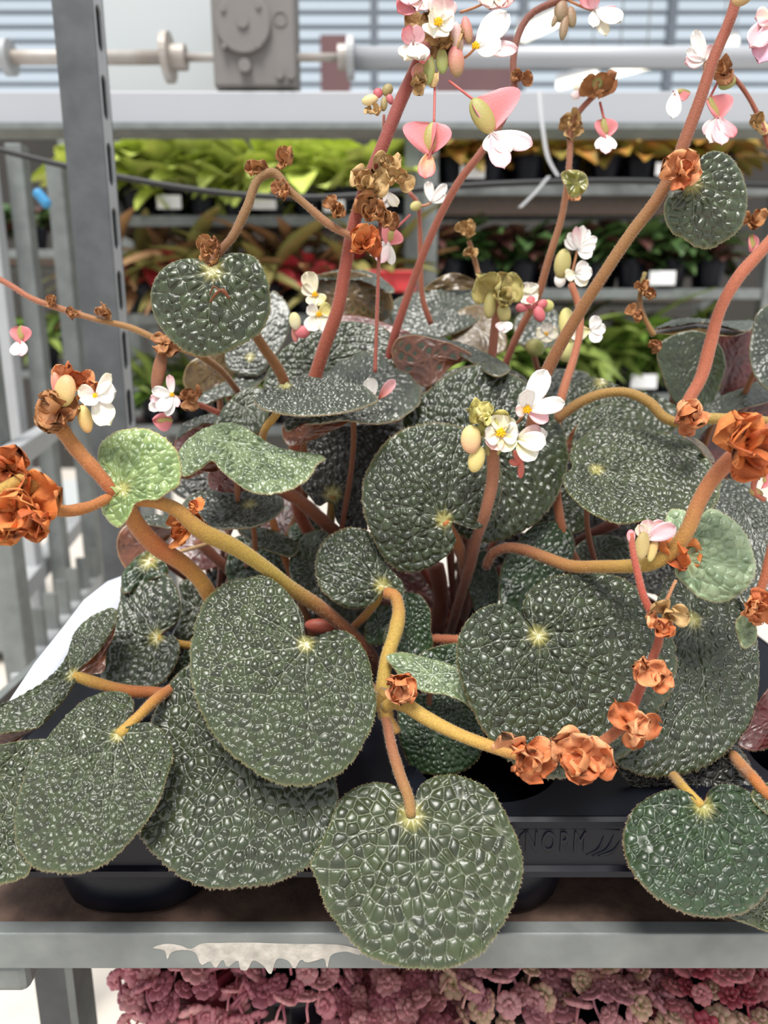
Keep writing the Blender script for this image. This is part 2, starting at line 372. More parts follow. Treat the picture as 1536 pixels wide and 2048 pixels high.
ORD = ['first', 'second', 'third', 'fourth', 'fifth', 'sixth', 'seventh', 'eighth', 'ninth', 'tenth', 'eleventh', 'twelfth']
def row(kind, key, xa, xb, z, Y, pitch, n=15, sc=1.0):
    k = int((xb - xa) / pitch); what, group = TX[key]
    for i in range(k + 1):
        for r_ in (0, 1):
            potted(kind, xa + pitch * (i + 0.5 * r_) + rnd.uniform(-.008, .008), Y + 0.07 + 0.13 * r_, z, f"{what}, {ORD[i]} from left in its {('front', 'back')[r_]} row", group, n=n, sc=sc)
row('lime', 'lime', -0.86, 0.03, LZ[0], YR, 0.105, 26, 1.45)
row('bronze', 'bronze', -0.86, 0.03, LZ[1], YR, 0.125, 28, 1.35)
row('green', 'green2', -0.86, -0.30, LZ[2], YR, 0.125, 14, 1.0)
row('orange', 'orange', 0.20, 1.10, RZ[0], YR, 0.115, 22, 1.2)
row('dark', 'dark', 0.20, 1.10, RZ[1], YR, 0.115, 44, 1.6)
row('green', 'green', 0.20, 1.10, RZ[2], YR, 0.115, 26, 1.25)
row('dark', 'left', -2.05, -1.2, zat(500, 2.9), 2.9, 0.17, 22, 1.5)
row('green', 'left2', -2.05, -1.2, zat(740, 2.9), 2.9, 0.17, 18, 1.1)
# shelf price cards
def card(px, py, w, h, where):
    p = onY(px, py, YR - .022); W, H = w / 1420 * 2.2, h / 1420 * 2.2
    m = MB(); m.box(p[0] - W / 2, p[0] + W / 2, p[1] - .001, p[1] + .001, p[2] - H / 2, p[2] + H / 2)
    o = m.build('label_card', M['card'], bevel=0.0005); tag(o, where, 'label', 'white label cards on the shelves')
for px, py, w, h, s in ((338, 404, 46, 24, 'white label card under the lime green plants nearest the steel post'),
        (528, 405, 46, 24, 'white label card under the lime green plants, behind the dry stem'),
        (668, 412, 40, 22, 'white label card under the lime green plants beside the red stalk'),
        (945, 344, 46, 22, 'white label card high on the right trolley beside the pink flower'),
        (1335, 338, 44, 22, 'white label card high on the right trolley behind the tall stalk'),
        (1325, 556, 50, 26, 'white label card in the middle of the right trolley'),
        (1288, 763, 52, 28, 'white label card lowest on the right trolley above the leaves')):
    card(px, py, w, h, s)
rc = onY(720, 562, 2.1); rd_ = onY(832, 562, 2.1)
m = MB(); m.box(rc[0] - .04, rd_[0], 2.1, 2.14, rc[2] - .028, rc[2] + .028); m.box(rc[0] - .04, rd_[0], 2.09, 2.15, rc[2] + .02, rc[2] + .028)
tag(m.build('red_rail', M['red'], bevel=0.003), 'bright red plastic rail behind the rear begonia leaves', 'rail')

# ------------------------------------------------------------------ neighbouring empty trolley at the left
nt = thing('empty_trolley', 'pale steel trolley frame with slats at the far left', 'trolley', (-1.0, 1.9, 0))
def post(px, py, Y, w, matl, z0=0.1, z1=1.75):
    x = float(onY(px, py, Y)[0]); MB().box(x - w / 2, x + w / 2, Y, Y + w, z0, z1).build('post', M[matl], nt, bevel=0.003)
post(38, 420, 1.55, 0.034, 'galv'); post(112, 400, 1.7, 0.036, 'galv'); post(14, 1200, 1.15, 0.04, 'galv', z1=1.38); post(8, 720, 1.5, .035, 'galv_light')
def rail(a, b, z, w, h, matl='galv_light'):
    p, q = onZ(a[0], a[1], z), onZ(b[0], b[1], z); m = MB(); bar_between(m, p, q, w, h); m.build('rail', M[matl], nt, bevel=0.002); return p, q
rail((-20, 945), (118, 850), 1.18, 0.03, 0.035)
P0, P1 = rail((10, 1214), (165, 1032), 0.86, 0.04, 0.04)
P2, P3 = rail((40, 1364), (222, 1118), 0.78, 0.03, 0.03)
for i in range(9):
    t_ = (i + 0.5) / 9; p = P2 * (1 - t_) + P3 * t_; q = P0 * (1 - t_) + P1 * t_; q[:2] = p[:2]
    MB().box(p[0] - .012, p[0] + .012, p[1] - .006, p[1] + .006, 0.5, 0.87).build('slat', M['galv'], nt)
quad = [onZ(x, y, 0.84) for x, y in ((-40, 1075), (60, 965), (215, 955), (225, 1000))]
m = MB(); m.add([V(p) for p in quad] + [V(p - np.array([0, 0, .012])) for p in quad], [(0, 1, 2, 3), (7, 6, 5, 4), (0, 4, 5, 1), (1, 5, 6, 2), (2, 6, 7, 3), (3, 7, 4, 0)])
m.build('shelf_board', M['white'], nt)
bm_ = onY(98, 405, 1.5)
tag(MB().tube(catmull([onY(70, 380, 1.5), onY(84, 396, 1.5), onY(98, 414, 1.5)], 10), [0.004] + [0.01] * 8 + [0.004], 10).build('blue_tag', M['blue'], smooth=True), 'small blue plastic tag hanging left of the steel post', 'tag')

# ------------------------------------------------------------------ the trolley that carries the begonias
YF = 0.417; ZS = CAMZ - 0.402
zt = float(onY(768, 1868, YF)[2]); zb = float(onY(768, 1938, YF)[2])
sf = thing('trolley_shelf', 'galvanised trolley shelf with brown board carrying the begonia tray', 'shelf', (0, 0.7, zb))
MB().box(-0.46, 0.52, YF, YF + 0.012, zb, zt).build('front_bar', M['galv'], sf, bevel=0.0012)
MB().box(-0.46, 0.52, YF + 0.58, YF + 0.592, zb, zt).build('rear_bar', M['galv'], sf, bevel=0.0012)
for x in (-0.46, 0.508): MB().box(x, x + 0.012, YF + .012, YF + 0.58, zb, zt).build('side_bar', M['galv'], sf, bevel=0.0012)
MB().box(-0.448, 0.508, YF + .012, YF + 0.58, zt - .022, zt - .010).build('shelf_board', M['board'], sf)
p0, p1 = onY(-40, 1950, YF + .01), onY(66, 1974, YF + .01)
MB().box(p0[0], p1[0], YF + .004, YF + .05, p1[2], zb).build('corner_bracket', M['galv'], sf, bevel=0.006)
# dried paint that ran down the front bar
top = [(306, 1896), (330, 1889), (360, 1892), (382, 1899), (398, 1890), (440, 1887), (500, 1886), (560, 1888), (610, 1889), (650, 1889), (700, 1894), (722, 1904)]
bot = [(722, 1906), (690, 1903), (662, 1911), (654, 1936), (648, 1917), (632, 1921), (610, 1924), (604, 1919), (588, 1938), (578, 1923), (556, 1917), (540, 1949), (526, 1931), (506, 1921), (492, 1941), (482, 1940), (476, 1921), (454, 1934), (446, 1919), (430, 1936), (420, 1923), (404, 1930), (390, 1905), (368, 1900), (340, 1908), (335, 1920), (330, 1902)]
poly = [onY(x, y, YF - .0004) for x, y in catmull(np.array(top + bot, float), 170, True)]
bmx = bmesh.new(); vs = [bmx.verts.new(V(p)) for p in poly]; fc = bmx.faces.new(vs)
ext = bmesh.ops.extrude_face_region(bmx, geom=[fc]); bmesh.ops.translate(bmx, vec=(0, 0.0012, 0), verts=[g for g in ext['geom'] if isinstance(g, bmesh.types.BMVert)])
bmesh.ops.triangulate(bmx, faces=bmx.faces[:]); bmx.verts.ensure_lookup_table()
mesh_obj('paint_drips', np.array([v.co[:] for v in bmx.verts]), [[v.index for v in f.verts] for f in bmx.faces], M['paint'], sf, smooth=False)['label'] = 'cream paint drips'
bmx.free()

# slotted steel post, rear left
px_, pw, pd = -0.3755, 0.049, 0.034; YP = 0.97
tp = thing('trolley_post', 'dark grey slotted steel post standing left behind the begonias', 'post', (px_, YP, 0))
x0, x1 = px_ - pw / 2, px_ + pw / 2
MB().box(x0, x1, YP, YP + .003, 0.1, 2.3).build('front_face', M['galv_dark'], tp)
MB().box(x0, x0 + .003, YP + .003, YP + pd, 0.1, 2.3).build('left_face', M['galv_dark'], tp)
MB().box(x0, x1, YP + pd, YP + pd + .003, 0.1, 2.3).build('rear_face', M['galv_dark'], tp)
sidem = MB(); pitch = 0.0775; nS = int(2.2 / pitch); zoff = float(onY(200, 44, YP)[2]) % pitch
for i in range(nS):
    zc = 0.1 + zoff + i * pitch
    zc = float(onY(200, 44, YP)[2]) + (i - 18) * pitch
    if zc < 0.15 or zc > 2.25: continue
    outer, inner = [], []
    for k in range(16):
        a = 2 * math.pi * k / 16; c, s = math.cos(a), math.sin(a); q = max(abs(c), abs(s))
        outer.append((YP + .003 + (pd - .003) * (0.5 + 0.5 * c / q), zc + pitch / 2 * s / q))
        inner.append((YP + .003 + (pd - .003) * 0.5 + 0.0095 * c, zc + (0.0165 if s > 0 else -0.0165) + 0.0095 * s))
    v = [(x1, y, z) for y, z in outer] + [(x1, y, z) for y, z in inner] + [(x1 - .003, y, z) for y, z in inner] + [(x1 - .003, y, z) for y, z in outer]
    f = []
    for k in range(16):
        k2 = (k + 1) % 16; f += [(k, k2, 16 + k2, 16 + k), (16 + k, 16 + k2, 32 + k2, 32 + k), (32 + k, 32 + k2, 48 + k2, 48 + k)]
    sidem.add(v, f)
sidem.build('slotted_face', M['galv_light'], tp)
lp = thing('trolley_post', 'dark steel post under the left end of the shelf', 'post', (-0.335, 0.6, 0))
c0 = onY(108, 1960, 0.6)
MB().box(c0[0] - .02, c0[0] + .012, 0.6, 0.603, 0.1, zb).build('front_face', M['galv_dark'], lp)
MB().box(c0[0] + .012, c0[0] + .02, 0.6, 0.64, 0.1, zb).build('side_face', M['galv'], lp)
MB().box(c0[0] - .02, c0[0] - .016, 0.603, 0.64, 0.1, zb).build('side_face', M['galv_dark'], lp)

# ------------------------------------------------------------------ lower shelf with stonecrop
ZL = 0.60
ls = thing('trolley_shelf', 'lower trolley shelf under the stonecrop pots', 'shelf', (0.1, 0.7, ZL - .03))
MB().box(-0.46, 0.52, YF, YF + .012, ZL - .03, ZL).build('front_bar', M['galv'], ls, bevel=0.001)
MB().box(-0.25, 0.52, YF + .012, YF + .45, ZL - .012, ZL - .002).build('shelf_board', M['board'], ls)
def rosette_mesh(ca, cb, n=14, fat=0.42):
    m = MB()
    for i in range(n):
        a = i * 2.4; inner = i >= n * 0.6; L = 0.0095 if not inner else 0.0065; el = 0.2 + (0.7 if inner else 0)
        u = np.array([math.cos(a) * math.cos(el), math.sin(a) * math.cos(el), math.sin(el)]); s = np.array([-math.sin(a), math.cos(a), 0]); w = np.cross(u, s)
        P = [np.array([0, 0, 0.001]) + u * L * t for t in (0.05, 0.3, 0.6, 0.85, 1.0)]
        rr = [0.25, 0.75, 1.0, 0.75, 0.1]
        vv, cc_ = [], []
        for k, (p, r_) in enumerate(zip(P, rr)):
            for b in range(7):
                th = 2 * math.pi * b / 7; vv.append(p + s * math.cos(th) * r_ * L * fat + w * math.sin(th) * r_ * L * fat * 0.55); cc_.append(np.array(ca) * (1 - k / 4) + np.array(cb) * k / 4)
        ff = [(k * 7 + b, k * 7 + (b + 1) % 7, (k + 1) * 7 + (b + 1) % 7, (k + 1) * 7 + b) for k in range(4) for b in range(7)] + [tuple(28 + b for b in range(7))]
        m.add(vv, ff, cc_)
    sp_ = np.array([[0, 0, -0.014], [0.001, 0, -0.006], [0, 0, 0.001]]); m.tube(sp_, 0.0011, 6, col=np.array([cb] * 3))
    o = m.build('rosette', M['sedum'], smooth=True, origin=(0, 0, 0)); me = o.data; bpy.data.objects.remove(o); return me
M['sedum'] = mat('succulent_leaf', attr=True, rough=0.45, noise=(300, 0.3, lin((120, 70, 75))), sheen=0.2)
RO = {'pink': [rosette_mesh(lin((225, 160, 162)), lin((190, 105, 120))), rosette_mesh(lin((236, 186, 178)), lin((206, 130, 138))), rosette_mesh(lin((200, 126, 134)), lin((160, 84, 100)))],
      'mauve': [rosette_mesh(lin((190, 134, 138)), lin((160, 100, 110))), rosette_mesh(lin((212, 162, 160)), lin((180, 116, 122))), rosette_mesh(lin((160, 170, 110)), lin((205, 150, 138)))],
      'red': [rosette_mesh(lin((150, 45, 62)), lin((165, 55, 75)), fat=0.34), rosette_mesh(lin((200, 150, 145)), lin((185, 95, 105))), rosette_mesh(lin((130, 35, 52)), lin((160, 60, 75)), fat=0.34), rosette_mesh(lin((150, 160, 105)), lin((200, 150, 140)))]}
r2 = random.Random(3)
def sedum(kind, x, y, ztop, label, n=40, rad=0.055, rim='black'):
    t = thing('stonecrop', label, 'succulent', (x, y, ZL))
    v, f = lathe_vf([(0.036, 0), (0.05, 0.09), (0.054, 0.09), (0.054, 0.10), (0.049, 0.10), (0.047, 0.088), (0.001, 0.088)], x, y, 20)
    v[:, 2] = ZL + v[:, 2] * (ztop - ZL - 0.035) / 0.10
    mesh_obj('pot', v, f + [tuple(range(19, -1, -1))], M[rim], t, smooth=False)
    for i in range(n):
        rr = rad * ((i + .5) / n) ** 0.55; a = i * 2.39996
        dx, dy = rr * math.cos(a), rr * math.sin(a)
        link('rosette', r2.choice(RO[kind]), t, (dx, dy, ztop - ZL - 9.0 * rr * rr + r2.uniform(-.012, .01)),
             (-dy / rad * 0.7 + r2.uniform(-.4, .4), dx / rad * 0.7 + r2.uniform(-.4, .4), r2.uniform(0, 6.28)), r2.uniform(0.95, 1.5))
    fringe(t, kind, x, y, ztop)
def fringe(t, kind, x, y, ztop, n=34):
    for i in range(n):
        a = -math.pi / 2 + (i / (n - 1) - .5) * 4.4; rr = r2.uniform(.056, .068)
        link('rosette', r2.choice(RO[kind]), t, (rr * math.cos(a), rr * math.sin(a), ztop - ZL - r2.uniform(.03, .09)), (-math.sin(a) * 1.2, math.cos(a) * 1.2, r2.uniform(0, 6.28)), r2.uniform(0.9, 1.4))
ZT = CAMZ - 0.535
M['redpot'] = mat('dark_red_plastic', lin((95, 28, 40)), rough=0.4, noise=(20, 0.3, lin((80, 22, 32))))
sedum('pink', -0.188, 0.575, ZT + .008, 'dusty pink stonecrop in dark red pot at the left below the bar', 80, 0.066, 'redpot')
sedum('pink', -0.085, 0.58, ZT + .005, 'dusty pink stonecrop under the dried paint drips', 80, 0.066)
sedum('pink', 0.01, 0.53, ZT - .04, 'low pink stonecrop below the big hanging leaf', 78, 0.06)
sedum('mauve', 0.115, 0.575, ZT + .004, 'mauve stonecrop beside the grey plastic pipe', 82, 0.068)
sedum('mauve', 0.205, 0.545, ZT - .012, 'mauve and green stonecrop under the plain stretch of bar', 80, 0.06)
sedum('red', 0.30, 0.545, ZT - .005, 'deep red stonecrop in the bottom right corner', 94, 0.066)
k0 = onY(610, 1935, 0.72); k1 = onY(905, 1935, 0.72)
m = MB(); m.box(k0[0], k1[0], 0.72, 0.8, ZL, zb - .03); tag(m.build('black_crate', M['black'], bevel=0.01), 'glossy black crate behind the low pink stonecrop', 'crate')
q = onY(918, 1990, 0.70); tag(MB().tube(np.array([[q[0], .70, ZL], [q[0], .70, zb - .012]]), 0.018, 24).build('grey_pipe', M['galv_light'], smooth=True), 'upright grey plastic pipe beside the black crate', 'pipe')  # added tube: sheen on a dark pot put into pale grey colour
# ================================================================== TRAY
TX0, TX1, TY0, TY1 = -0.295, 0.415, 0.43, 0.84; TZ = CAMZ - 0.314; TB = zt - 0.010
HOLES = [(-0.19, 0.499), (0.08, 0.499), (0.345, 0.499), (-0.055, 0.63), (0.215, 0.63), (-0.19, 0.748), (0.08, 0.748), (0.345, 0.748)]
HR = 0.055
tray = thing('plant_tray', 'black plastic plant tray with round pockets embossed NORM on its front', 'tray', ((TX0 + TX1) / 2, 0.63, TB))
bmx = bmesh.new(); edges = []
def loop(pts):
    vs = [bmx.verts.new(p) for p in pts]; edges.extend(bmx.edges.new((vs[i], vs[(i + 1) % len(vs)])) for i in range(len(vs)))
def rrect(x0, x1, y0, y1, r, n=5):
    out = []
    for cx, cy, a0 in ((x1 - r, y1 - r, 0), (x0 + r, y1 - r, 90), (x0 + r, y0 + r, 180), (x1 - r, y0 + r, 270)):
        for k in range(n + 1): a = R(a0 + 90 * k / n); out.append((cx + r * math.cos(a), cy + r * math.sin(a)))
    return out
RIM = rrect(TX0, TX1, TY0, TY1, 0.018)
loop([(x, y, TZ) for x, y in RIM])
for hx, hy in HOLES: loop([(hx + HR * math.cos(2 * math.pi * k / 32), hy + HR * math.sin(2 * math.pi * k / 32), TZ) for k in range(32)])
bmesh.ops.triangle_fill(bmx, use_beauty=True, edges=edges)
bmx.verts.ensure_lookup_table(); bmx.verts.index_update()
mesh_obj('top_plate', np.array([v.co[:] for v in bmx.verts]), [[v.index for v in f.verts] for f in bmx.faces], M['black'], tray, smooth=False); bmx.free()
# rim flange: rolled edge, panel, lower lip
prof = [(0.0, 0.0), (-0.003, 0.0012), (-0.0055, -0.001), (-0.006, -0.005), (-0.0045, -0.008), (-0.0048, -0.036), (-0.0085, -0.038), (-0.0085, -0.0425), (-0.003, -0.0425), (-0.002, -0.036), (0.0, -0.004)]
rim = MB(); n = len(RIM); cxy = np.array([(TX0 + TX1) / 2, (TY0 + TY1) / 2]); vv = []
nrm = []
for i in range(n):
    a = np.array(RIM[(i + 1) % n]) - np.array(RIM[i - 1]); a /= np.linalg.norm(a); nrm.append(np.array([a[1], -a[0]]))
for o_, dz in prof:
    for i in range(n): q = np.array(RIM[i]) - nrm[i] * o_; vv.append((q[0], q[1], TZ + dz))
ff = [(k * n + i, k * n + (i + 1) % n, (k + 1) * n + (i + 1) % n, (k + 1) * n + i) for k in range(len(prof) - 1) for i in range(n)]
mesh_obj('rim', vv, ff, M['black'], tray, smooth=False)
for hx, hy in HOLES:
    H = TZ - TB
    v, f = lathe_vf([(HR, TZ), (HR - .003, TZ - .03), (HR + .009, TZ - 0.034), (HR + 0.007, TZ - H * .75), (HR + 0.003, TB + .006), (HR - .003, TB), (0.02, TB), (0.001, TB + .003)], hx, hy, 36, 2.6)
    k = 36
    a = np.arange(k) * 2 * math.pi / k
    v = v.reshape(-1, k, 3)
    for j in range(2):
        rr = HR - .0 if j == 0 else HR - .002
        v[j, :, 0] = hx + rr * np.cos(a); v[j, :, 1] = hy + rr * np.sin(a)
    mesh_obj('pocket', v.reshape(-1, 3), f, M['black'], tray)
# embossed panel and lettering on the front flange
YT = TY0 - 0.0049
pa, pb = onY(1042, 1660, YT), onY(1240, 1725, YT)
fr = [onY(x, y, YT) for x, y in ((1050, 1662), (1044, 1668), (1042, 1718))]
MB().tube(catmull([onY(1240, 1660, YT), onY(1056, 1660, YT), onY(1045, 1666, YT), onY(1043, 1720, YT)], 24), 0.0005, 6).build('panel_bead', M['black'], tray, True)
cu = bpy.data.curves.new('text', 'FONT'); cu.body = 'NORM'; cu.size = 0.018; cu.extrude = 0.0005; cu.bevel_depth = 0.00025; cu.space_character = 1.35
to = bpy.data.objects.new('text', cu); COL.objects.link(to)
dg = bpy.context.evaluated_depsgraph_get(); tm = bpy.data.meshes.new_from_object(to.evaluated_get(dg)); bpy.data.objects.remove(to)
co = np.array([v.co[:] for v in tm.vertices]); L0 = onY(1050, 1703, YT); L1 = onY(1170, 1703, YT)
sx = (L1[0] - L0[0]) / (co[:, 0].max() - co[:, 0].min()); sz = float(onY(1050, 1663, YT)[2] - L0[2]) / (co[:, 1].max() - co[:, 1].min())
tv = np.stack([L0[0] + (co[:, 0] - co[:, 0].min()) * sx, np.full(len(co), YT) - co[:, 2], L0[2] + (co[:, 1] - co[:, 1].min()) * sz], -1)
mesh_obj('embossed_lettering', tv, [list(p.vertices) for p in tm.polygons], M['black'], tray, smooth=False)
for a, b, c in (((1172, 1710), (1195, 1700), (1208, 1672)), ((1184, 1712), (1212, 1700), (1228, 1670)), ((1196, 1712), (1226, 1702), (1240, 1682))):
    MB().tube(catmull([onY(*a, YT), onY(*b, YT), onY(*c, YT)], 14), np.r_[np.linspace(.0003, .0011, 7), np.linspace(.0011, .0002, 7)], 6).build('embossed_stroke', M['black'], tray, True)

# white paper label lying over the left edge of the tray
g = []
ctl = [((14, 1408), (62, 1425), .575), ((70, 1325), (128, 1352), .62), ((130, 1250), (160, 1300), .665), ((168, 1200), (235, 1236), .71), ((215, 1163), (270, 1195), .755), ((250, 1150), (300, 1175), .78)]
mb = MB()
for a, b, d in ctl:
    A_, B_ = at(*a, d), at(*b, d)
    for k in range(5): t = k / 4; p = A_ * (1 - t) + B_ * t; p = p + np.array([0, 0, 0.006 * math.sin(math.pi * t)]); mb.v.append(V(p))
nv = len(mb.v); mb.v += [(x, y, z - .0012) for x, y, z in mb.v]
for i in range(len(ctl) - 1):
    for k in range(4):
        q = (i * 5 + k, i * 5 + k + 1, i * 5 + k + 6, i * 5 + k + 5); mb.f.append(q); mb.f.append(tuple(nv + j for j in q[::-1]))
tag(mb.build('paper_label', M['paper'], smooth=True), 'white paper label draped along the left edge of the tray', 'label')

# ================================================================== BEGONIA BUILDERS
class Plant:
    def __init__(s, base, label):
        bx, by = base; s.root = thing('begonia_plant', label, 'plant', (bx, by, TB + .004)); s.base = np.array([bx, by, TZ + 0.005])
        v, f = lathe_vf([(0.036, TB + .004), (0.048, TZ + .004), (0.0535, TZ + .004), (0.0535, TZ + .016), (0.0515, TZ + .016), (0.0495, TZ - .002)], bx, by, 32)
        mesh_obj('pot', v, f + [tuple(range(31, -1, -1))], M['black'], s.root)
        v, f = lathe_vf([(0.0495, TZ), (0.03, TZ + .004), (0.001, TZ + .005)], bx, by, 24); mesh_obj('soil', v, f, M['soil'], s.root)
PL = {
 'A': Plant((-0.19, 0.499), 'begonia whose puckered leaves hang over the left front corner of the tray'),
 'B': Plant((-0.055, 0.63), 'begonia at the middle front with one big leaf hanging over the bar'),
 'C': Plant((0.215, 0.63), 'begonia at the right front with drooping stalk of orange dry bracts'),
 'D': Plant((-0.19, 0.748), 'begonia at the rear left with a round leaf held high before the post'),
 'E': Plant((0.08, 0.748), 'begonia at the rear middle with the tallest red stalk of pink flowers'),
 'F': Plant((0.345, 0.748), 'begonia at the rear right edge with a tall slanting brown stalk'),
}
def hairs(parent, pts, nrm, length, name='hairs', w=0.00006):
    n = len(pts)
    if n == 0: return
    d = nrm + RNG.normal(0, 0.33, (n, 3)); d /= np.linalg.norm(d, axis=1)[:, None]
    s = np.cross(d, RNG.normal(0, 1, (n, 3))); s /= np.linalg.norm(s, axis=1)[:, None]
    Lh = length * RNG.uniform(0.5, 1.25, (n, 1))
    v = np.empty((n * 3, 3)); v[0::3] = pts - s * w; v[1::3] = pts + s * w; v[2::3] = pts + d * Lh
    mesh_obj(name, v, np.arange(n * 3).reshape(-1, 3), M['hair'], parent, smooth=False, kind='stuff')

PALETTE = {   # dome low, dome high, vein, rim
 'dark':  (lin((27, 35, 19)), lin((46, 58, 31)), lin((120, 120, 104)), lin((140, 118, 84))),
 'mid':   (lin((32, 40, 20)), lin((53, 65, 32)), lin((158, 160, 138)), lin((150, 140, 90))),
 'green': (lin((22, 40, 22)), lin((38, 62, 32)), lin((90, 112, 80)), lin((150, 120, 90))),
 'grey':  (lin((40, 46, 38)), lin((62, 68, 56)), lin((150, 155, 142)), lin((160, 140, 110))),
 'light': (lin((96, 120, 66)), lin((146, 168, 104)), lin((170, 184, 130)), lin((196, 150, 104))),
 'mint2': (lin((104, 126, 92)), lin((154, 172, 134)), lin((190, 200, 170)), lin((200, 176, 136))),
 'mint':  (lin((72, 88, 58)), lin((114, 130, 90)), lin((178, 190, 160)), lin((190, 170, 130))),
 'black': (lin((14, 14, 11)), lin((24, 25, 19)), lin((96, 88, 76)), lin((110, 90, 70))),  # near-black, carries painted shade on the shadowed and filler leaves
 'olive': (lin((92, 92, 28)), lin((128, 124, 42)), lin((140, 134, 60)), lin((190, 160, 120))),
 'under': (lin((84, 42, 26)), lin((112, 58, 34)), lin((138, 84, 52)), lin((176, 140, 100))),
 'under2': (lin((70, 48, 22)), lin((98, 76, 30)), lin((120, 92, 46)), lin((150, 126, 84))),
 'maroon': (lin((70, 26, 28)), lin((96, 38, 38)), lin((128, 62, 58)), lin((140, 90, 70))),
}
def leaf(P, A, out, d, el=35, az=0, cell=17, pal='dark', cup=0.0, H=0.32, bumps=(), nv=7, centre=True, hair=True, pet=None, petcol=None, prad=8, vl=0.10):
    """A = where the stalk meets the blade, out = outline (both picture px), d = distance of A,
    el / az = direction the blade faces (deg up from level, deg to the right)"""
    pl = PL[P]; seed = int(abs(A[0]) * 31 + abs(A[1]) * 7); rg = np.random.default_rng(seed)
    A = np.array(A, float); out = np.array(out, float)
    per = np.linalg.norm(np.diff(np.vstack([out, out[:1]]), axis=0), axis=1).sum()
    blur = 1.0 if d < 0.6 else 1.5
    N = int(np.clip(per / (2.6 * blur), 70, 430)); O = catmull(out, N, True)
    rel = O - A; O = A + rel * (1 + 0.006 * rg.normal(0, 1, N)[:, None]) 
    Mx = np.linalg.norm(O - A, axis=1).max(); Mr = int(np.clip(Mx / (2.7 * blur), 12, 110))
    r = np.linspace(0.012, 1, Mr)
    px = A + r[:, None, None] * (O - A)[None]
    e, z = R(el), R(az); nn = np.array([math.sin(z) * math.cos(e), -math.cos(z) * math.cos(e), math.sin(e)])
    Q = at(A[0], A[1], d); w = ray(px[..., 0], px[..., 1])
    dep = (nn @ (Q - CAM)) / np.minimum(w @ nn, -0.12)
    dep = np.clip(dep, d - 0.11, d + 0.11)
    flat = CAM + w * dep[..., None]
    cen = O.mean(0); R2 = ((O - cen) ** 2).sum(1).mean()
    extra = cup * ((px - cen) ** 2).sum(-1) / R2
    for bx, by, s, am in bumps: extra = extra + am * np.exp(-((px[..., 0] - bx) ** 2 + (px[..., 1] - by) ** 2) / (2 * s * s))
    ph = rg.uniform(0, 6.28, 3)
    th = np.linspace(0, 2 * math.pi, N, endpoint=False)[None]
    extra = extra + 0.0022 * (r[:, None] ** 2) * (np.sin(3 * th + ph[0]) + 0.6 * np.sin(5 * th + ph[1]))
    pos = CAM + w * (dep + extra)[..., None]
    # local flat coordinates
    a1 = np.cross(nn, [0, 0, 1.0]) if abs(nn[2]) < 0.99 else np.array([1.0, 0, 0]); a1 /= np.linalg.norm(a1); a2 = np.cross(nn, a1)
    uv = np.stack([(flat - Q) @ a1, (flat - Q) @ a2], -1).reshape(-1, 2)
    cs = cell / FPX * d
    lo, hi = uv.min(0) - cs, uv.max(0) + cs
    gx, gy = np.arange(lo[0], hi[0], cs * 0.93), np.arange(lo[1], hi[1], cs * 0.81)
    G = np.array([(x + (0.46 * cs if j % 2 else 0), y) for j, y in enumerate(gy) for x in gx]); G = G + rg.uniform(-0.42, 0.42, G.shape) * cs
    if len(G) > 2600: G = G[rg.choice(len(G), 2600, replace=False)]
    F1 = np.empty(len(uv)); F2 = np.empty(len(uv)); idx = np.empty(len(uv), int); G2 = (G ** 2).sum(1)
    for s in range(0, len(uv), 4000):
        u = uv[s:s + 4000]; D = (u ** 2).sum(1)[:, None] - 2 * u @ G.T + G2[None]
        pt = np.argpartition(D, 1, axis=1)[:, :2]; dd = np.sqrt(np.maximum(np.take_along_axis(D, pt, 1), 0)); sw = dd[:, 0] > dd[:, 1]
        F1[s:s + 4000] = dd.min(1); F2[s:s + 4000] = dd.max(1); idx[s:s + 4000] = np.where(sw, pt[:, 1], pt[:, 0])
    q = F1 / (F2 + 1e-9); amp = rg.uniform(0.6, 1.15, len(G))[idx]
    dome = (1 - q ** 2.2) * amp
    gap = (F2 - F1) / cs
    # main veins: straight grooves from the stalk point to the rim
    Auv = np.zeros(2); rv = np.linalg.norm(uv, axis=1)
    ks = ((np.arange(nv) + 0.5) / nv * N).astype(int); Ouv = uv.reshape(Mr, N, 2)[-1, ks]
    Rm = np.percentile(rv, 97)
    vd = np.full(len(uv), 9.0)
    for o_ in Ouv:
        L = np.linalg.norm(o_) + 1e-9; t_ = o_ / L; al = uv @ t_; perp = np.abs(uv[:, 0] * t_[1] - uv[:, 1] * t_[0] + 0.12 * cs * np.sin(al / cs * 1.3))
        vd = np.minimum(vd, np.where(al > 0, perp, 9.0))
    vw = 0.30 * cs * (1.15 - 0.8 * np.clip(rv / Rm, 0, 1)); vein = np.clip(vd / (vw + 1e-9), 0, 1)
    vsm = vein * vein * (3 - 2 * vein)
    if nv: dome = dome * (0.25 + 0.75 * vsm)
    rr = np.repeat(r, N); edge = np.clip((1 - rr) * Mx / (0.45 * cell), 0, 1); dome = dome * (0.15 + 0.85 * edge)
    cd = np.clip(rv / (0.75 * cs), 0, 1) if centre else 1.0
    dome = dome * cd
    under = pal in ('under', 'under2', 'maroon')
    sgn = -0.3 if under else 1.0
    pos = pos.reshape(-1, 3) + nn * (sgn * 1.2 * H * cs * dome)[:, None]
    # colours of the blade itself
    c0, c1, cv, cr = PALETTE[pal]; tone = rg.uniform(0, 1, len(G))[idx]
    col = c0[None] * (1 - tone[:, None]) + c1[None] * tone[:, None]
    lw = np.clip(1.3 - gap / (0.07 if not under else 0.12), 0, 1) * (vl if not under else 0.3)
    col = col * (1 - lw[:, None]) + cv[None] * lw[:, None]
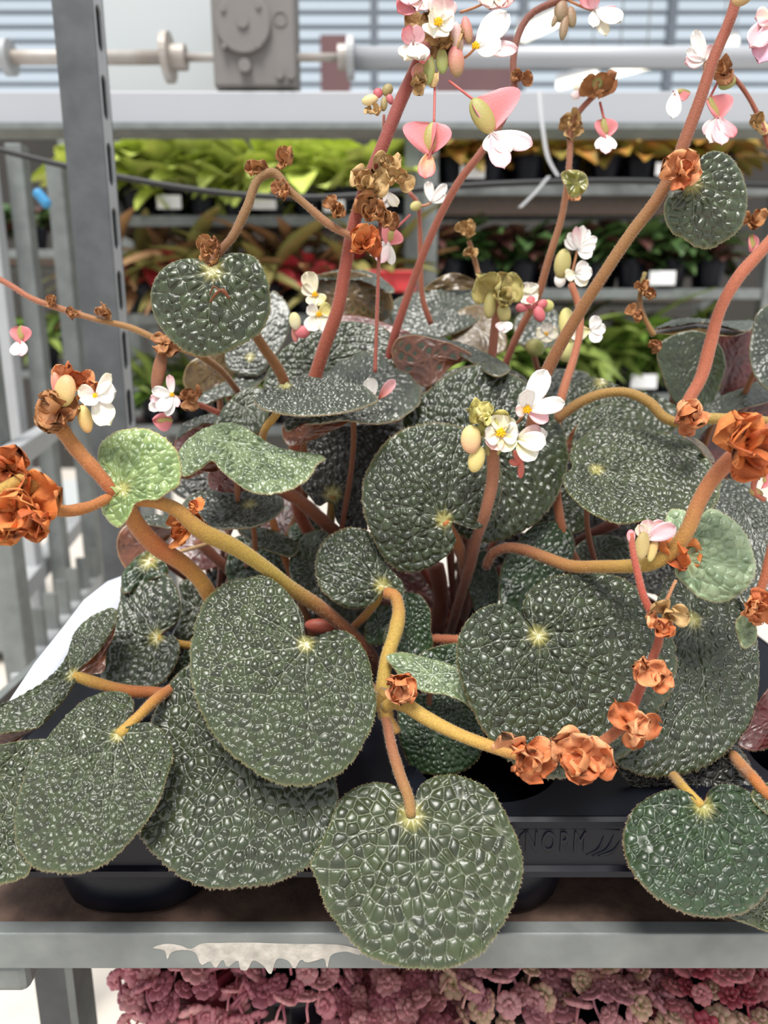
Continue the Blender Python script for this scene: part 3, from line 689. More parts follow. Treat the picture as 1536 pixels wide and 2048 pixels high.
    if nv:
        lv = np.clip(1 - vd / (0.09 * cs), 0, 1) * 0.12; col = col * (1 - lv[:, None]) + cv[None] * lv[:, None]
    ed = np.clip(1 - (1 - rr) * Mx / 4.0, 0, 1) * 0.75; col = col * (1 - ed[:, None]) + cr[None] * ed[:, None]
    eg = np.clip(1 - (1 - rr) * Mx / 26.0, 0, 1) * 0.35
    if not under: col = col * (1 - eg[:, None]) + (c1 * 1.3 + np.array([0, .012, 0]))[None] * eg[:, None]
    if centre:
        star = np.clip(1.25 - rv / (0.95 * cs), 0, 1) + np.clip(1 - vd / (0.32 * cs), 0, 1) * np.clip(1 - rv / (1.9 * cs), 0, 1) * 0.45
        star = np.clip(star, 0, 1) * (0.62 if not under else 0.3); cy = lin((182, 172, 96)); col = col * (1 - star[:, None]) + cy[None] * star[:, None]
    # close the blade: back face follows at 0.9 mm with fewer rings
    TH = 0.0009; sub = sorted(set(list(range(0, Mr, 5)) + [Mr - 1])); flatpos = (CAM + w * (dep + extra)[..., None])
    low = (flatpos[sub] - nn * TH).reshape(-1, 3); low[:] = low + nn * 0.0
    ctop, cbot = at(A[0], A[1], d + float(extra[0].mean())), at(A[0], A[1], d + float(extra[0].mean())) - nn * TH
    nT = Mr * N; nB = len(sub) * N
    verts = np.vstack([pos, low, ctop[None], cbot[None]])
    bc = PALETTE['under'][1] if not under else PALETTE['dark'][1]
    rim_c = np.repeat((np.array(sub) == Mr - 1), N)[:, None]
    colB = np.where(rim_c, cr[None], np.broadcast_to(bc, (nB, 3)))
    cols = np.vstack([col, colB, lin((190, 180, 100))[None] if centre else c0[None], bc[None]])
    j = np.arange(N); j2 = (j + 1) % N
    def grid(rows, off): 
        i = np.arange(rows - 1)[:, None] * N + off; return np.stack([i + j, i + j2, i + N + j2, i + N + j], -1).reshape(-1, 4)
    f1 = grid(Mr, 0); f2 = grid(len(sub), nT)[:, ::-1]
    f3 = np.stack([(Mr - 1) * N + j, (Mr - 1) * N + j2, nT + nB - N + j2, nT + nB - N + j], -1)
    quads = np.vstack([f1, f2, f3])
    # orient: top must face along nn
    p0, p1_, p2 = verts[quads[len(f1) // 2][0]], verts[quads[len(f1) // 2][1]], verts[quads[len(f1) // 2][3]]
    if np.cross(p1_ - p0, p2 - p0) @ nn < 0: quads = quads[:, ::-1]
    tri = np.vstack([quads[:, [0, 1, 2]], quads[:, [0, 2, 3]], np.stack([j2, j, np.full(N, nT + nB)], -1), np.stack([nT + j, nT + j2, np.full(N, nT + nB + 1)], -1)])
    o = mesh_obj('leaf', verts, tri, M['leaf'], pl.root, cols)
    if hair and d < 0.63:
        ring = pos.reshape(Mr, N, 3)[-1]; rg2 = ring - pos.reshape(Mr, N, 3)[-2]; rg2 /= np.linalg.norm(rg2, axis=1)[:, None] + 1e-9
        k = int(per * 0.8); ii = rg.integers(0, N, k); f_ = rg.random((k, 1)); hp = ring[ii] * (1 - f_) + ring[(ii + 1) % N] * f_
        hairs(o, hp, rg2[ii], 0.0013)
    # leaf stalk down to the crown
    if pet is not False:
        st = ctop - nn * 0.001
        if pet: pts = [st] + [at(x, y, dd) for x, y, dd in pet] + [pl.base + np.array([0, 0, 0.0])]
        else:
            m1 = st - nn * 0.03 + np.array([0, 0, -0.012]); m2 = m1 * 0.45 + pl.base * 0.55 + np.array([0, 0, 0.02]); pts = [st, m1, m2, pl.base]
        tube_part('petiole', o, np.array(pts), [prad * (1 if pet else .75), prad * (1.1 if pet else .8)], petcol or [(150, 96, 60), (124, 62, 48), (92, 42, 38)], d, hair=bool(pet), tv=0.75 if pet else 1.0)
    return o
def tube_part(name, parent, pts, hw, cols, dref, hair=True, n=None, seg=12, tv=1.0):
    L = np.linalg.norm(np.diff(pts, axis=0), axis=1).sum(); n = n or int(np.clip(L / 0.0035, 10, 90))
    C = catmull(pts, n); t = np.linspace(0, 1, n)
    rad = np.interp(t, np.linspace(0, tv, len(hw)), hw) / FPX * dref * (1 + 0.05 * np.sin(t * 23 + L * 300))
    cl = np.array([lin((c[0], c[1], c[2] * .86)) for c in cols]) * 0.86; col = np.stack([np.interp(t, np.linspace(0, tv, len(cl)), cl[:, k]) for k in range(3)], -1)
    v, f, c = tube_vf(C, rad, seg, col); o = mesh_obj(name, v, f, M['stem'], parent, c)
    if hair:
        k = int(L * 9000 * max(1, rad.mean() / 0.003)); T, N_, B = frames(C)
        ii = RNG.integers(0, n - 1, k); fr_ = RNG.random((k, 1)); a = RNG.uniform(0, 6.283, k)[:, None]
        nr = N_[ii] * np.cos(a) + B[ii] * np.sin(a); P_ = C[ii] * (1 - fr_) + C[ii + 1] * fr_
        hairs(o, P_ + nr * rad[ii][:, None] * 0.97, nr, 0.0014)
    return o
def stem(P, path, d, hw, cols, base=False, name='flower_stem', hair=True):
    path = np.array(path, float); s = np.r_[0, np.cumsum(np.linalg.norm(np.diff(path, axis=0), axis=1))]; s /= s[-1]
    dd = np.interp(s, np.linspace(0, 1, len(d)), d); pts = at(path[:, 0], path[:, 1], dd)
    tv = 1.0; Lv = np.linalg.norm(np.diff(pts, axis=0), axis=1).sum()
    if base:
        e = pts[-1] - pts[-2]; e /= np.linalg.norm(e); L_ = np.linalg.norm(PL[P].base - pts[-1])
        pts = np.vstack([pts, (pts[-1] + e * L_ * .22 + 0.12 * (PL[P].base - pts[-1]))[None], PL[P].base[None]])
    return tube_part(name, PL[P].root, pts, hw, cols, float(np.mean(d)), hair, tv=Lv / np.linalg.norm(np.diff(pts, axis=0), axis=1).sum())
# ---- petals, bracts, flowers
RV, UV_, TV = np.array([1.0, 0, 0]), np.array([0, sp, cp]), np.array([0, -cp, sp])   # right, up, toward the viewer
def petal_vf(base, ang, L, W, tilt, ca, cb, curl=0.0, cup=0.25, crump=0.0, shape=0.75, rg=RNG, n=11, k=7, twist=0.0, th=0.0004):
    dr = RV * math.cos(ang) + UV_ * math.sin(ang); sd = -RV * math.sin(ang) + UV_ * math.cos(ang)
    u = dr * math.cos(tilt) + TV * math.sin(tilt); nn = -dr * math.sin(tilt) + TV * math.cos(tilt)
    if twist: sd, nn = sd * math.cos(twist) + nn * math.sin(twist), nn * math.cos(twist) - sd * math.sin(twist)
    ph = rg.uniform(0, 6.28, 4); vv, cc_ = [], []
    for i in range(n):
        t = i / (n - 1); tm = 0.45 + 0.22 * shape; wd = W / 2 * (max(0.12, math.sin(math.pi / 2 * t / tm) ** 0.85) if t < tm else math.sqrt(max(0.015, 1 - ((t - tm) / (1 - tm)) ** 2.2)))
        for j in range(k):
            s = j / (k - 1) * 2 - 1
            z = curl * L * t * t + cup * W * s * s * 0.5 + crump * W * 0.16 * (math.sin(7 * t + 4 * s + ph[0]) + math.sin(5 * s - 6 * t + ph[1]) + 0.7 * math.sin(11 * s + ph[2]))
            e = crump * W * 0.10 * math.sin(9 * s + ph[3]) * t
            vv.append(base + u * (L * t + e ) + sd * s * wd + nn * z)
            m_ = min(1, t * 0.8 + 0.35 * abs(s) * t); cc_.append(ca * (1 - m_) + cb * m_)
    ff = [(i * k + j, i * k + j + 1, (i + 1) * k + j + 1, (i + 1) * k + j) for i in range(n - 1) for j in range(k - 1)]
    N0 = len(vv); vv = vv + [p - nn * th for p in vv]; ff = ff + [tuple(N0 + q for q in f[::-1]) for f in ff]
    bd = [j for j in range(k)] + [i * k + k - 1 for i in range(1, n)] + [(n - 1) * k + j for j in range(k - 2, -1, -1)] + [i * k for i in range(n - 2, 0, -1)]
    ff += [(bd[q], N0 + bd[q], N0 + bd[(q + 1) % len(bd)], bd[(q + 1) % len(bd)]) for q in range(len(bd))]
    return vv, ff, cc_ + cc_
ORANGE = [(226, 150, 98), (212, 126, 76), (198, 112, 66), (232, 166, 118)]
RUST = [(222, 130, 66), (204, 106, 50), (230, 146, 80), (184, 92, 46)]
TAN = [(190, 154, 100), (166, 126, 76), (206, 174, 120)]
BROWN = [(172, 118, 72), (146, 92, 54), (190, 138, 88)]
def bract(P, x, y, r, d, cols=ORANGE, n=9, seed=0, part='dry_bract'):
    rg = np.random.default_rng(int(x * 3 + y * 5 + seed) % 100000); m = MB(); c = at(x, y, d); s = d / FPX
    n = max(4, int(n * .8))
    for i in range(n):
        a = 2.4 * i + rg.uniform(-.5, .5); inner = i / n
        L = r * s * (1.2 - 0.45 * inner) * rg.uniform(0.75, 1.2); W = L * rg.uniform(1.0, 1.5)
        ca = lin(cols[rg.integers(len(cols))]); cb = lin(cols[rg.integers(len(cols))])
        b = c + TV * (r * s * (0.30 * inner - 0.1)) + (RV * rg.normal() + UV_ * rg.normal()) * r * s * 0.08
        m.add(*petal_vf(b, a, L, W, rg.uniform(-0.3, 0.5) + 0.75 * inner, ca, cb, curl=rg.uniform(-0.2, 0.7), cup=rg.uniform(0.1, 0.7), crump=rg.uniform(0.3, 0.65), rg=rg, n=9, k=8, twist=rg.uniform(-.6, .6)))
    return m.build(part, M['bract'], PL[P].root, smooth=True)
def ellipsoid(c, ax, L, r, col0, col1, n=9, seg=12, flat=1.0):
    ax = np.array(ax, float); ax /= np.linalg.norm(ax); s = np.cross(ax, TV); s /= np.linalg.norm(s) + 1e-9; w = np.cross(ax, s)
    vv, cc_ = [], []
    for i in range(n + 1):
        t = i / n; a = math.pi * t; rad = max(0.02, math.sin(a)) * r
        for j in range(seg):
            b = 2 * math.pi * j / seg; vv.append(c - ax * math.cos(a) * L / 2 + s * math.cos(b) * rad + w * math.sin(b) * rad * flat); cc_.append(col0 * (1 - t) + col1 * t)
    ff = [(i * seg + j, i * seg + (j + 1) % seg, (i + 1) * seg + (j + 1) % seg, (i + 1) * seg + j) for i in range(n) for j in range(seg)] + [tuple(range(seg))[::-1], tuple(n * seg + j for j in range(seg))]
    return vv, ff, cc_
WHITE, CREAM, PINK, ROSE = lin((246, 243, 238)), lin((240, 234, 205)), lin((238, 190, 196)), lin((222, 120, 128))
GREENB, OLIVEB, YELLG = lin((150, 168, 90)), lin((150, 135, 80)), lin((214, 206, 130))
def flower(P, x, y, d, petals, stamen=8, stem_to=None, scol=(190, 130, 90), recept=4, name='flower', sdir=(0, 0)):
    """petals = [(deg, length px, width px, tilt deg, base colour, tip colour[, curl[, shape]])]"""
    s = d / FPX; c = at(x, y, d); m = MB(); v, f, cc_ = ellipsoid(c - TV * recept * s * .4, TV, recept * 2 * s, recept * s, lin((190, 190, 120)), lin((220, 215, 160))); m.add(v, f, cc_)
    if stem_to:
        C = catmull([c - TV * recept * s * .6, (c + at(*stem_to)) / 2 + np.array([0, 0, -.001]), at(*stem_to)], 12)
        v, f, cc_ = tube_vf(C, 2.6 * s, 8, np.array([lin(scol)] * 12)); m.add(v, f, cc_)
    o = m.build(name, M['petal'], PL[P].root, smooth=True)
    for p in petals:
        ang, L, W, tl, ca, cb = p[:6]; curl = p[6] if len(p) > 6 else 0.1; shp = p[7] if len(p) > 7 else 0.8
        v, f, cc_ = petal_vf(c, R(ang), L * s, W * s, R(tl), ca, cb, curl=curl, cup=0.3, crump=0.10, shape=shp)
        MB().add(v, f, cc_).build('petal', M['petal'], o, smooth=True)
    if stamen:
        m = MB(); rg = np.random.default_rng(int(x + y))
        for i in range(14):
            a = i * 2.4; rr = stamen * s * math.sqrt(i / 14) * 0.8
            b = c + (RV * (math.cos(a) + sdir[0]) + UV_ * (math.sin(a) + sdir[1])) * rr + TV * (stamen * s * (1.0 - 0.5 * i / 14))
            m.add(*ellipsoid(b, TV + RV * math.cos(a) * .5 + UV_ * math.sin(a) * .5, stamen * s * 1.0, stamen * s * 0.30, lin((235, 170, 20)), lin((250, 205, 40)), 5, 7)[:2])
        m.build('stamens', M['stamen'], o, smooth=True)
    return o
def bud(P, x, y, L, W, ang, d, c0, c1, flat=0.55, name='bud'):
    s = d / FPX; a = R(ang); m = MB(); m.add(*ellipsoid(at(x, y, d), RV * math.cos(a) + UV_ * math.sin(a), L * s, W * s / 2, c0, c1, flat=flat)); return m.build(name, M['petal'], PL[P].root, smooth=True)
def winged(P, x, y, L, ang, d, wings, body=(26, 12), tep=(), stem_to=None):
    """seed pod with broad wings: (x, y) is the stalk end; ang the way it points; wings = [(side offset deg, width px, length px, twist)]"""
    s = d / FPX; a = R(ang); ax = RV * math.cos(a) + UV_ * math.sin(a); c = at(x, y, d); m = MB()
    m.add(*ellipsoid(c + ax * L * s * .45, ax, L * s, body[1] * s, lin((150, 158, 74)), lin((180, 150, 90)), flat=0.45))
    if stem_to: C = catmull([c, (c + at(*stem_to)) / 2, at(*stem_to)], 10); v, f, cc_ = tube_vf(C, 2.6 * s, 8, np.array([lin((190, 90, 84))] * 10)); m.add(v, f, cc_)
    o = m.build('seed_pod', M['petal'], PL[P].root, smooth=True)
    for sg, wpx, lpx, tw in wings:
        sd = (-RV * math.sin(a) + UV_ * math.cos(a)) * sg; sd2 = sd * math.cos(tw) + TV * math.sin(tw); nn = np.cross(ax, sd2); nn /= np.linalg.norm(nn)
        vv, cc_ = [], []
        n, k = 14, 7
        for i in range(n):
            t = i / (n - 1); wd = wpx * s * (math.sin(math.pi * min(1, 0.03 + 0.96 * t ** 0.75)) ** 0.7)
            for j in range(k): q = j / (k - 1); vv.append(c + ax * (lpx * s * t) + sd2 * wd * q + nn * 0.0012 * math.sin(3 * q + 4 * t)); cc_.append(lin((214, 120, 118)) * (1 - q) + lin((226, 138, 146)) * q)
        ff = [(i * k + j, i * k + j + 1, (i + 1) * k + j + 1, (i + 1) * k + j) for i in range(n - 1) for j in range(k - 1)]
        N0 = len(vv); vv2 = vv + [p - nn * .0005 for p in vv]; MB().add(vv2, ff + [tuple(N0 + q for q in f[::-1]) for f in ff], cc_ + cc_).build('wing', M['petal'], o, smooth=True)
    e = c + ax * L * s * .95
    for p in tep:
        an, Lp, Wp, tl, ca, cb = p[:6]; curl = p[6] if len(p) > 6 else 0.1
        MB().add(*petal_vf(e, R(an), Lp * s, Wp * s, R(tl), ca, cb, curl=curl, cup=.2, crump=.15)).build('petal', M['petal'], o, smooth=True)
    return o
# ================================================================== LEAVES
OR, YE, RD, PK, BR, DR, OL = (196, 116, 58), (206, 170, 84), (170, 72, 56), (192, 104, 88), (138, 88, 50), (104, 48, 40), (160, 128, 60)
# --- front row
leaf('B', (612, 1288), [(628, 1274), (655, 1265), (690, 1262), (715, 1280), (738, 1320), (745, 1360), (753, 1410), (745, 1450), (720, 1500), (690, 1540), (640, 1565), (590, 1573), (540, 1562), (490, 1530), (440, 1485), (410, 1440), (390, 1390), (380, 1330), (385, 1270), (400, 1220), (430, 1180), (465, 1160), (500, 1155), (525, 1150), (560, 1170), (590, 1205), (608, 1240), (606, 1268)],
     .50, 42, cell=18, pal='mid', cup=.006)
leaf('B', (822, 1632), [(826, 1596), (838, 1574), (860, 1557), (900, 1549), (950, 1562), (990, 1590), (1010, 1625), (1035, 1680), (1045, 1720), (1038, 1780), (1010, 1840), (990, 1875), (950, 1915), (900, 1935), (840, 1938), (780, 1930), (720, 1900), (680, 1855), (650, 1810), (635, 1765), (622, 1730), (640, 1690), (660, 1650), (680, 1600), (720, 1572), (760, 1565), (795, 1575), (814, 1598)],
     .478, 42, cell=27, pal='mid', cup=.004, H=.22, vl=.24, pet=[(818, 1600, .482), (800, 1550, .487), (785, 1500, .495), (770, 1430, .52)], petcol=[(180, 140, 90), (164, 104, 80), (158, 98, 76), (150, 90, 70), (140, 80, 60)], prad=11)
leaf('A', (236, 1470), [(248, 1457), (275, 1447), (300, 1446), (325, 1462), (340, 1485), (346, 1510), (335, 1550), (322, 1590), (295, 1640), (262, 1680), (215, 1725), (165, 1745), (110, 1745), (60, 1730), (35, 1690), (30, 1640), (38, 1590), (55, 1540), (85, 1490), (120, 1445), (150, 1415), (185, 1392), (225, 1382), (258, 1390), (268, 1405), (265, 1425), (250, 1445), (240, 1457)],
     .482, 46, cell=15, pal='mid', cup=.005, pet=[(275, 1435, .495), (305, 1405, .51), (350, 1375, .54)], petcol=[YE, OR, BR], prad=11)
leaf('A', (500, 1450), [(430, 1320), (370, 1335), (335, 1375), (310, 1420), (290, 1480), (272, 1560), (262, 1620), (275, 1665), (300, 1700), (350, 1745), (400, 1772), (480, 1776), (560, 1762), (620, 1730), (655, 1690), (670, 1640), (675, 1590), (668, 1540), (650, 1480), (600, 1400), (520, 1345)],
     .513, 44, cell=22, pal='dark', cup=.003, H=.28, vl=.22)
leaf('A', (-20, 1560), [(0, 1490), (60, 1480), (105, 1480), (75, 1600), (62, 1700), (58, 1745), (30, 1762), (-10, 1768), (-80, 1700), (-100, 1600), (-60, 1520)], .497, 44, cell=17, pal='mid')
leaf('A', (146, 1350), [(160, 1338), (195, 1305), (218, 1270), (232, 1240), (230, 1216), (205, 1222), (175, 1238), (150, 1265), (141, 1290), (130, 1318), (85, 1365), (40, 1392), (0, 1412), (-40, 1440), (-45, 1475), (0, 1468), (45, 1462), (75, 1455), (110, 1420), (140, 1382), (153, 1358)],
     .55, 50, -12, cell=14, pal='mid', pet=[(200, 1368, .552), (260, 1382, .553), (330, 1390, .555)], petcol=[YE, OR, (190, 104, 66)], prad=11)
leaf('A', (200, 1320), [(215, 1275), (232, 1245), (225, 1280), (215, 1300), (205, 1345), (165, 1348), (150, 1350), (165, 1335), (195, 1305)], .562, 20, 40, cell=14, pal='under', centre=False, pet=False, hair=False)
leaf('A', (60, 1462), [(0, 1470), (45, 1463), (75, 1456), (50, 1470), (20, 1492), (-10, 1500), (-40, 1490), (-40, 1474)], .552, 10, cell=14, pal='under', centre=False, pet=False, hair=False)
leaf('D', (314, 1275), [(330, 1272), (348, 1272), (358, 1285), (358, 1310), (345, 1340), (325, 1365), (300, 1378), (260, 1375), (225, 1370), (200, 1350), (203, 1300), (215, 1265), (230, 1230), (240, 1200), (245, 1160), (265, 1140), (300, 1135), (335, 1150), (355, 1180), (361, 1210), (358, 1235), (345, 1255), (325, 1268)],
     .60, 40, -8, cell=17, pal='dark', pet=[(360, 1288, .61), (410, 1295, .62)], petcol=[YE, OR, BR], prad=8)
leaf('D', (300, 1122), [(286, 1105), (310, 1098), (325, 1118), (338, 1142), (300, 1160), (245, 1185), (243, 1155), (262, 1125)], .635, 45, cell=22, pal='green', pet=[(345, 1108, .64), (400, 1092, .65), (440, 1080, .66)], petcol=[(200, 170, 140), (180, 120, 100)], prad=4)
leaf('D', (285, 1090), [(240, 1062), (258, 1046), (300, 1048), (345, 1062), (325, 1090), (280, 1115), (255, 1140), (240, 1120), (233, 1090)], .66, 15, cell=13, pal='under', centre=False)
leaf('D', (305, 1040), [(258, 1046), (275, 1034), (310, 1030), (345, 1038), (345, 1052), (300, 1050)], .655, 70, cell=11, pal='grey', centre=False, pet=False)
leaf('D', (395, 1215), [(360, 1165), (400, 1158), (432, 1190), (425, 1225), (400, 1262), (362, 1285), (345, 1275), (358, 1240), (362, 1200)], .66, 35, cell=18, pal='dark', centre=False)
leaf('D', (365, 1330), [(365, 1285), (388, 1310), (372, 1345), (345, 1372), (318, 1390), (350, 1330)], .61, 35, cell=15, pal='green', centre=False)
# --- rosette, left
leaf('D', (460, 885), [(357, 905), (375, 880), (415, 855), (455, 845), (490, 855), (515, 872), (545, 890), (600, 905), (650, 918), (635, 930), (620, 955), (590, 975), (560, 985), (520, 988), (490, 978), (465, 960), (440, 938), (425, 922), (400, 938), (365, 952), (352, 935)],
     .565, 52, cell=17, pal='mint', centre=False, bumps=[(425, 925, 40, -.012)])
leaf('D', (395, 940), [(352, 955), (400, 938), (426, 922), (438, 940), (410, 945), (375, 958)], .575, 5, cell=12, pal='under', centre=False, pet=False, hair=False)
leaf('D', (440, 965), [(418, 945), (440, 935), (465, 960), (490, 980), (450, 985), (420, 975)], .60, 5, cell=12, pal='maroon', centre=False, pet=False)
leaf('D', (500, 1010), [(370, 1000), (400, 985), (440, 978), (490, 976), (540, 985), (567, 1000), (568, 1015), (555, 1030), (520, 1050), (460, 1058), (420, 1055), (385, 1035), (365, 1012)], .60, 62, cell=14, pal='grey', H=.36)
leaf('B', (570, 773), [(507, 800), (520, 785), (545, 775), (575, 768), (600, 760), (630, 757), (670, 761), (710, 769), (745, 785), (756, 800), (735, 812), (690, 825), (640, 831), (590, 831), (550, 825), (515, 812)],
     .575, 68, cell=15, pal='grey', H=.4, pet=[(552, 830, .577), (535, 850, .58), (524, 880, .60)], petcol=[YE, OR, BR], prad=8)
leaf('B', (705, 795), [(566, 848), (590, 832), (620, 800), (640, 760), (665, 735), (700, 715), (725, 704), (760, 710), (790, 735), (820, 750), (840, 780), (840, 805), (820, 825), (790, 842), (740, 848), (690, 841), (640, 848), (600, 850), (574, 862)],
     .612, 58, cell=15, pal='grey', centre=False, H=.4)
leaf('B', (610, 866), [(566, 852), (600, 850), (640, 848), (700, 842), (655, 866), (600, 888), (578, 892)], .615, 5, cell=14, pal='under', centre=False, pet=False)
leaf('D', (650, 730), [(528, 775), (540, 735), (560, 705), (590, 680), (630, 655), (690, 643), (740, 648), (780, 665), (795, 690), (800, 720), (760, 760), (650, 790), (560, 800)], .665, 32, cell=16, pal='dark', centre=False)
leaf('E', (860, 715), [(783, 695), (790, 680), (808, 672), (835, 670), (870, 678), (910, 690), (945, 712), (905, 732), (870, 765), (850, 775), (836, 768), (800, 745)], .655, 8, cell=22, pal='under', centre=False, nv=5)
leaf('E', (930, 705), [(800, 672), (835, 668), (880, 676), (930, 690), (975, 708), (1020, 742), (1000, 752), (940, 722), (870, 684)], .662, 70, cell=12, pal='grey', centre=False, pet=False)
leaf('E', (960, 905), [(820, 805), (850, 785), (880, 760), (920, 740), (960, 728), (1000, 735), (1040, 757), (1080, 790), (1110, 830), (1130, 870), (1137, 920), (1128, 960), (1110, 1000), (1080, 1040), (1040, 1065), (1000, 1080), (960, 1085), (920, 1070), (860, 1000), (820, 900), (805, 850)],
     .61, 24, cell=19, pal='dark', centre=False, cup=.008, H=.36)
leaf('E', (888, 1040), [(905, 1062), (912, 1080), (905, 1098), (880, 1122), (850, 1138), (810, 1145), (775, 1125), (755, 1095), (735, 1050), (724, 1000), (727, 960), (745, 920), (770, 885), (800, 862), (850, 847), (900, 848), (940, 862), (975, 882), (995, 910), (1003, 950), (1000, 1000), (985, 1038), (955, 1058), (925, 1052), (905, 1044)],
     .565, 20, cell=19, pal='dark', cup=.010, H=.36, pet=[(915, 1090, .60), (932, 1160, .66), (930, 1215, .71)], petcol=[OR, (150, 84, 58), DR], prad=12)
leaf('B', (665, 990), [(655, 1004), (640, 1012), (618, 992), (600, 970), (596, 920), (585, 880), (640, 855), (720, 848), (800, 848), (835, 862), (800, 900), (765, 930), (745, 980), (735, 1040), (735, 1058), (690, 1060), (672, 1040), (668, 1008)],
     .665, 30, cell=19, pal='black', pet=[(662, 1030, .67), (655, 1080, .68)], petcol=[OL, (150, 90, 60)], prad=9)  # shadowed leaf, its shade put into the near-black colour
leaf('B', (765, 1172), [(762, 1186), (753, 1200), (735, 1212), (700, 1217), (665, 1200), (640, 1175), (630, 1140), (635, 1105), (650, 1078), (680, 1060), (710, 1055), (740, 1065), (760, 1095), (775, 1130), (792, 1150), (806, 1166), (808, 1188), (788, 1184), (770, 1178)],
     .575, 34, cell=18, pal='dark', pet=[(758, 1195, .58), (740, 1220, .59), (705, 1256, .61)], petcol=[YE, OR, BR], prad=8)
leaf('B', (620, 1130), [(640, 1060), (657, 1066), (642, 1090), (632, 1120), (634, 1160), (648, 1190), (668, 1220), (640, 1214), (600, 1184), (580, 1150), (580, 1115), (595, 1085), (615, 1065)], .63, 30, cell=16, pal='dark', centre=False)
leaf('B', (510, 1120), [(470, 1075), (520, 1078), (565, 1100), (575, 1130), (590, 1165), (560, 1180), (520, 1165), (470, 1180), (452, 1150), (455, 1110)], .665, 30, cell=15, pal='green', centre=False)
leaf('B', (540, 1083), [(478, 1060), (530, 1056), (572, 1072), (600, 1094), (588, 1112), (550, 1106), (500, 1082)], .635, 60, cell=12, pal='dark', centre=False, pet=False)
leaf('D', (610, 1062), [(575, 1062), (598, 1040), (628, 1028), (645, 1050), (622, 1078), (588, 1090)], .70, 35, cell=14, pal='green', centre=False)
leaf('B', (700, 1215), [(640, 1190), (680, 1200), (730, 1215), (760, 1240), (735, 1275), (690, 1262), (650, 1225)], .64, 35, cell=15, pal='dark', centre=False)
# --- right front
leaf('C', (1075, 1272), [(1066, 1260), (1053, 1240), (1046, 1215), (1055, 1190), (1080, 1165), (1120, 1150), (1170, 1145), (1220, 1150), (1260, 1165), (1290, 1195), (1320, 1225), (1340, 1260), (1352, 1300), (1350, 1345), (1340, 1390), (1316, 1420), (1300, 1470), (1260, 1505), (1215, 1530), (1160, 1550), (1110, 1558), (1060, 1545), (1005, 1510), (960, 1450), (936, 1400), (925, 1370), (915, 1330), (915, 1290), (925, 1255), (950, 1225), (980, 1210), (1010, 1208), (1034, 1220), (1049, 1243), (1058, 1268)],
     .512, 36, cell=21, pal='dark', cup=.007, H=.36, nv=9)
leaf('C', (1385, 1240), [(1318, 1190), (1340, 1152), (1370, 1145), (1420, 1175), (1480, 1200), (1505, 1240), (1515, 1290), (1518, 1360), (1505, 1430), (1475, 1480), (1440, 1515), (1380, 1545), (1320, 1555), (1270, 1545), (1235, 1525), (1245, 1480), (1280, 1400), (1300, 1300)],
     .555, 40, cell=18, pal='dark', cup=.005, H=.28, vl=.24)
leaf('C', (1362, 1115), [(1356, 1102), (1340, 1080), (1330, 1050), (1340, 1020), (1370, 1022), (1392, 1036), (1420, 1018), (1460, 1035), (1490, 1065), (1505, 1100), (1512, 1140), (1500, 1170), (1470, 1195), (1440, 1205), (1400, 1195), (1370, 1170), (1350, 1145), (1352, 1126)],
     .485, 28, cell=24, pal='mint2', cup=.006, nv=8, pet=False)
leaf('C', (1192, 940), [(1142, 938), (1128, 950), (1130, 975), (1150, 1000), (1190, 1030), (1240, 1048), (1290, 1042), (1340, 1045), (1400, 1032), (1430, 1010), (1441, 970), (1425, 930), (1390, 890), (1350, 872), (1300, 862), (1260, 855), (1210, 855), (1170, 870), (1145, 895), (1140, 915), (1144, 933)],
     .575, 56, cell=16, pal='mid', cup=-.004, H=.30)
leaf('C', (1400, 893), [(1365, 872), (1390, 876), (1412, 892), (1428, 925), (1420, 922), (1395, 892)], .572, 10, 50, cell=12, pal='under2', centre=False, pet=False, hair=False)
leaf('F', (1490, 1030), [(1430, 960), (1480, 965), (1520, 990), (1560, 1040), (1570, 1220), (1500, 1220), (1470, 1150), (1440, 1060)], .60, 45, cell=13, pal='grey', centre=False)
leaf('F', (1214, 838), [(1145, 892), (1150, 860), (1170, 830), (1200, 810), (1235, 805), (1270, 820), (1286, 840), (1272, 860), (1210, 868), (1165, 885)], .635, 42, cell=14, pal='mid', centre=False)
leaf('F', (1155, 870), [(1133, 900), (1140, 868), (1158, 846), (1175, 834), (1160, 858), (1150, 895), (1142, 912)], .64, 5, -30, cell=12, pal='under', centre=False, pet=False)
leaf('F', (1200, 765), [(1105, 840), (1125, 795), (1135, 768), (1160, 757), (1200, 757), (1240, 772), (1290, 785), (1340, 805), (1375, 835), (1340, 865), (1280, 865), (1130, 890)], .68, 36, cell=15, pal='mid')
leaf('F', (1120, 770), [(1085, 745), (1130, 738), (1180, 752), (1160, 790), (1110, 805), (1090, 790)], .73, 40, cell=14, pal='grey', centre=False)
leaf('F', (1380, 740), [(1320, 685), (1340, 672), (1400, 662), (1440, 690), (1452, 730), (1440, 770), (1415, 820), (1385, 840), (1352, 810), (1330, 765)], .68, 12, cell=9, pal='dark', centre=False, H=.25)
leaf('F', (1400, 656), [(1303, 663), (1340, 646), (1390, 641), (1440, 649), (1505, 655), (1480, 668), (1400, 666), (1340, 668)], .70, 72, cell=9, pal='under2', centre=False)
leaf('F', (1400, 645), [(1303, 660), (1340, 643), (1390, 637), (1440, 645), (1510, 650), (1505, 656), (1440, 652), (1390, 645), (1340, 650)], .698, 76, cell=9, pal='grey', centre=False, pet=False)
leaf('F', (1470, 720), [(1410, 665), (1500, 660), (1520, 740), (1500, 800), (1450, 815), (1440, 730)], .72, 8, cell=14, pal='maroon', centre=False)
leaf('F', (1545, 695), [(1545, 605), (1517, 622), (1505, 660), (1500, 720), (1515, 760), (1545, 785), (1600, 700)], .64, 25, cell=10, pal='grey', centre=False)
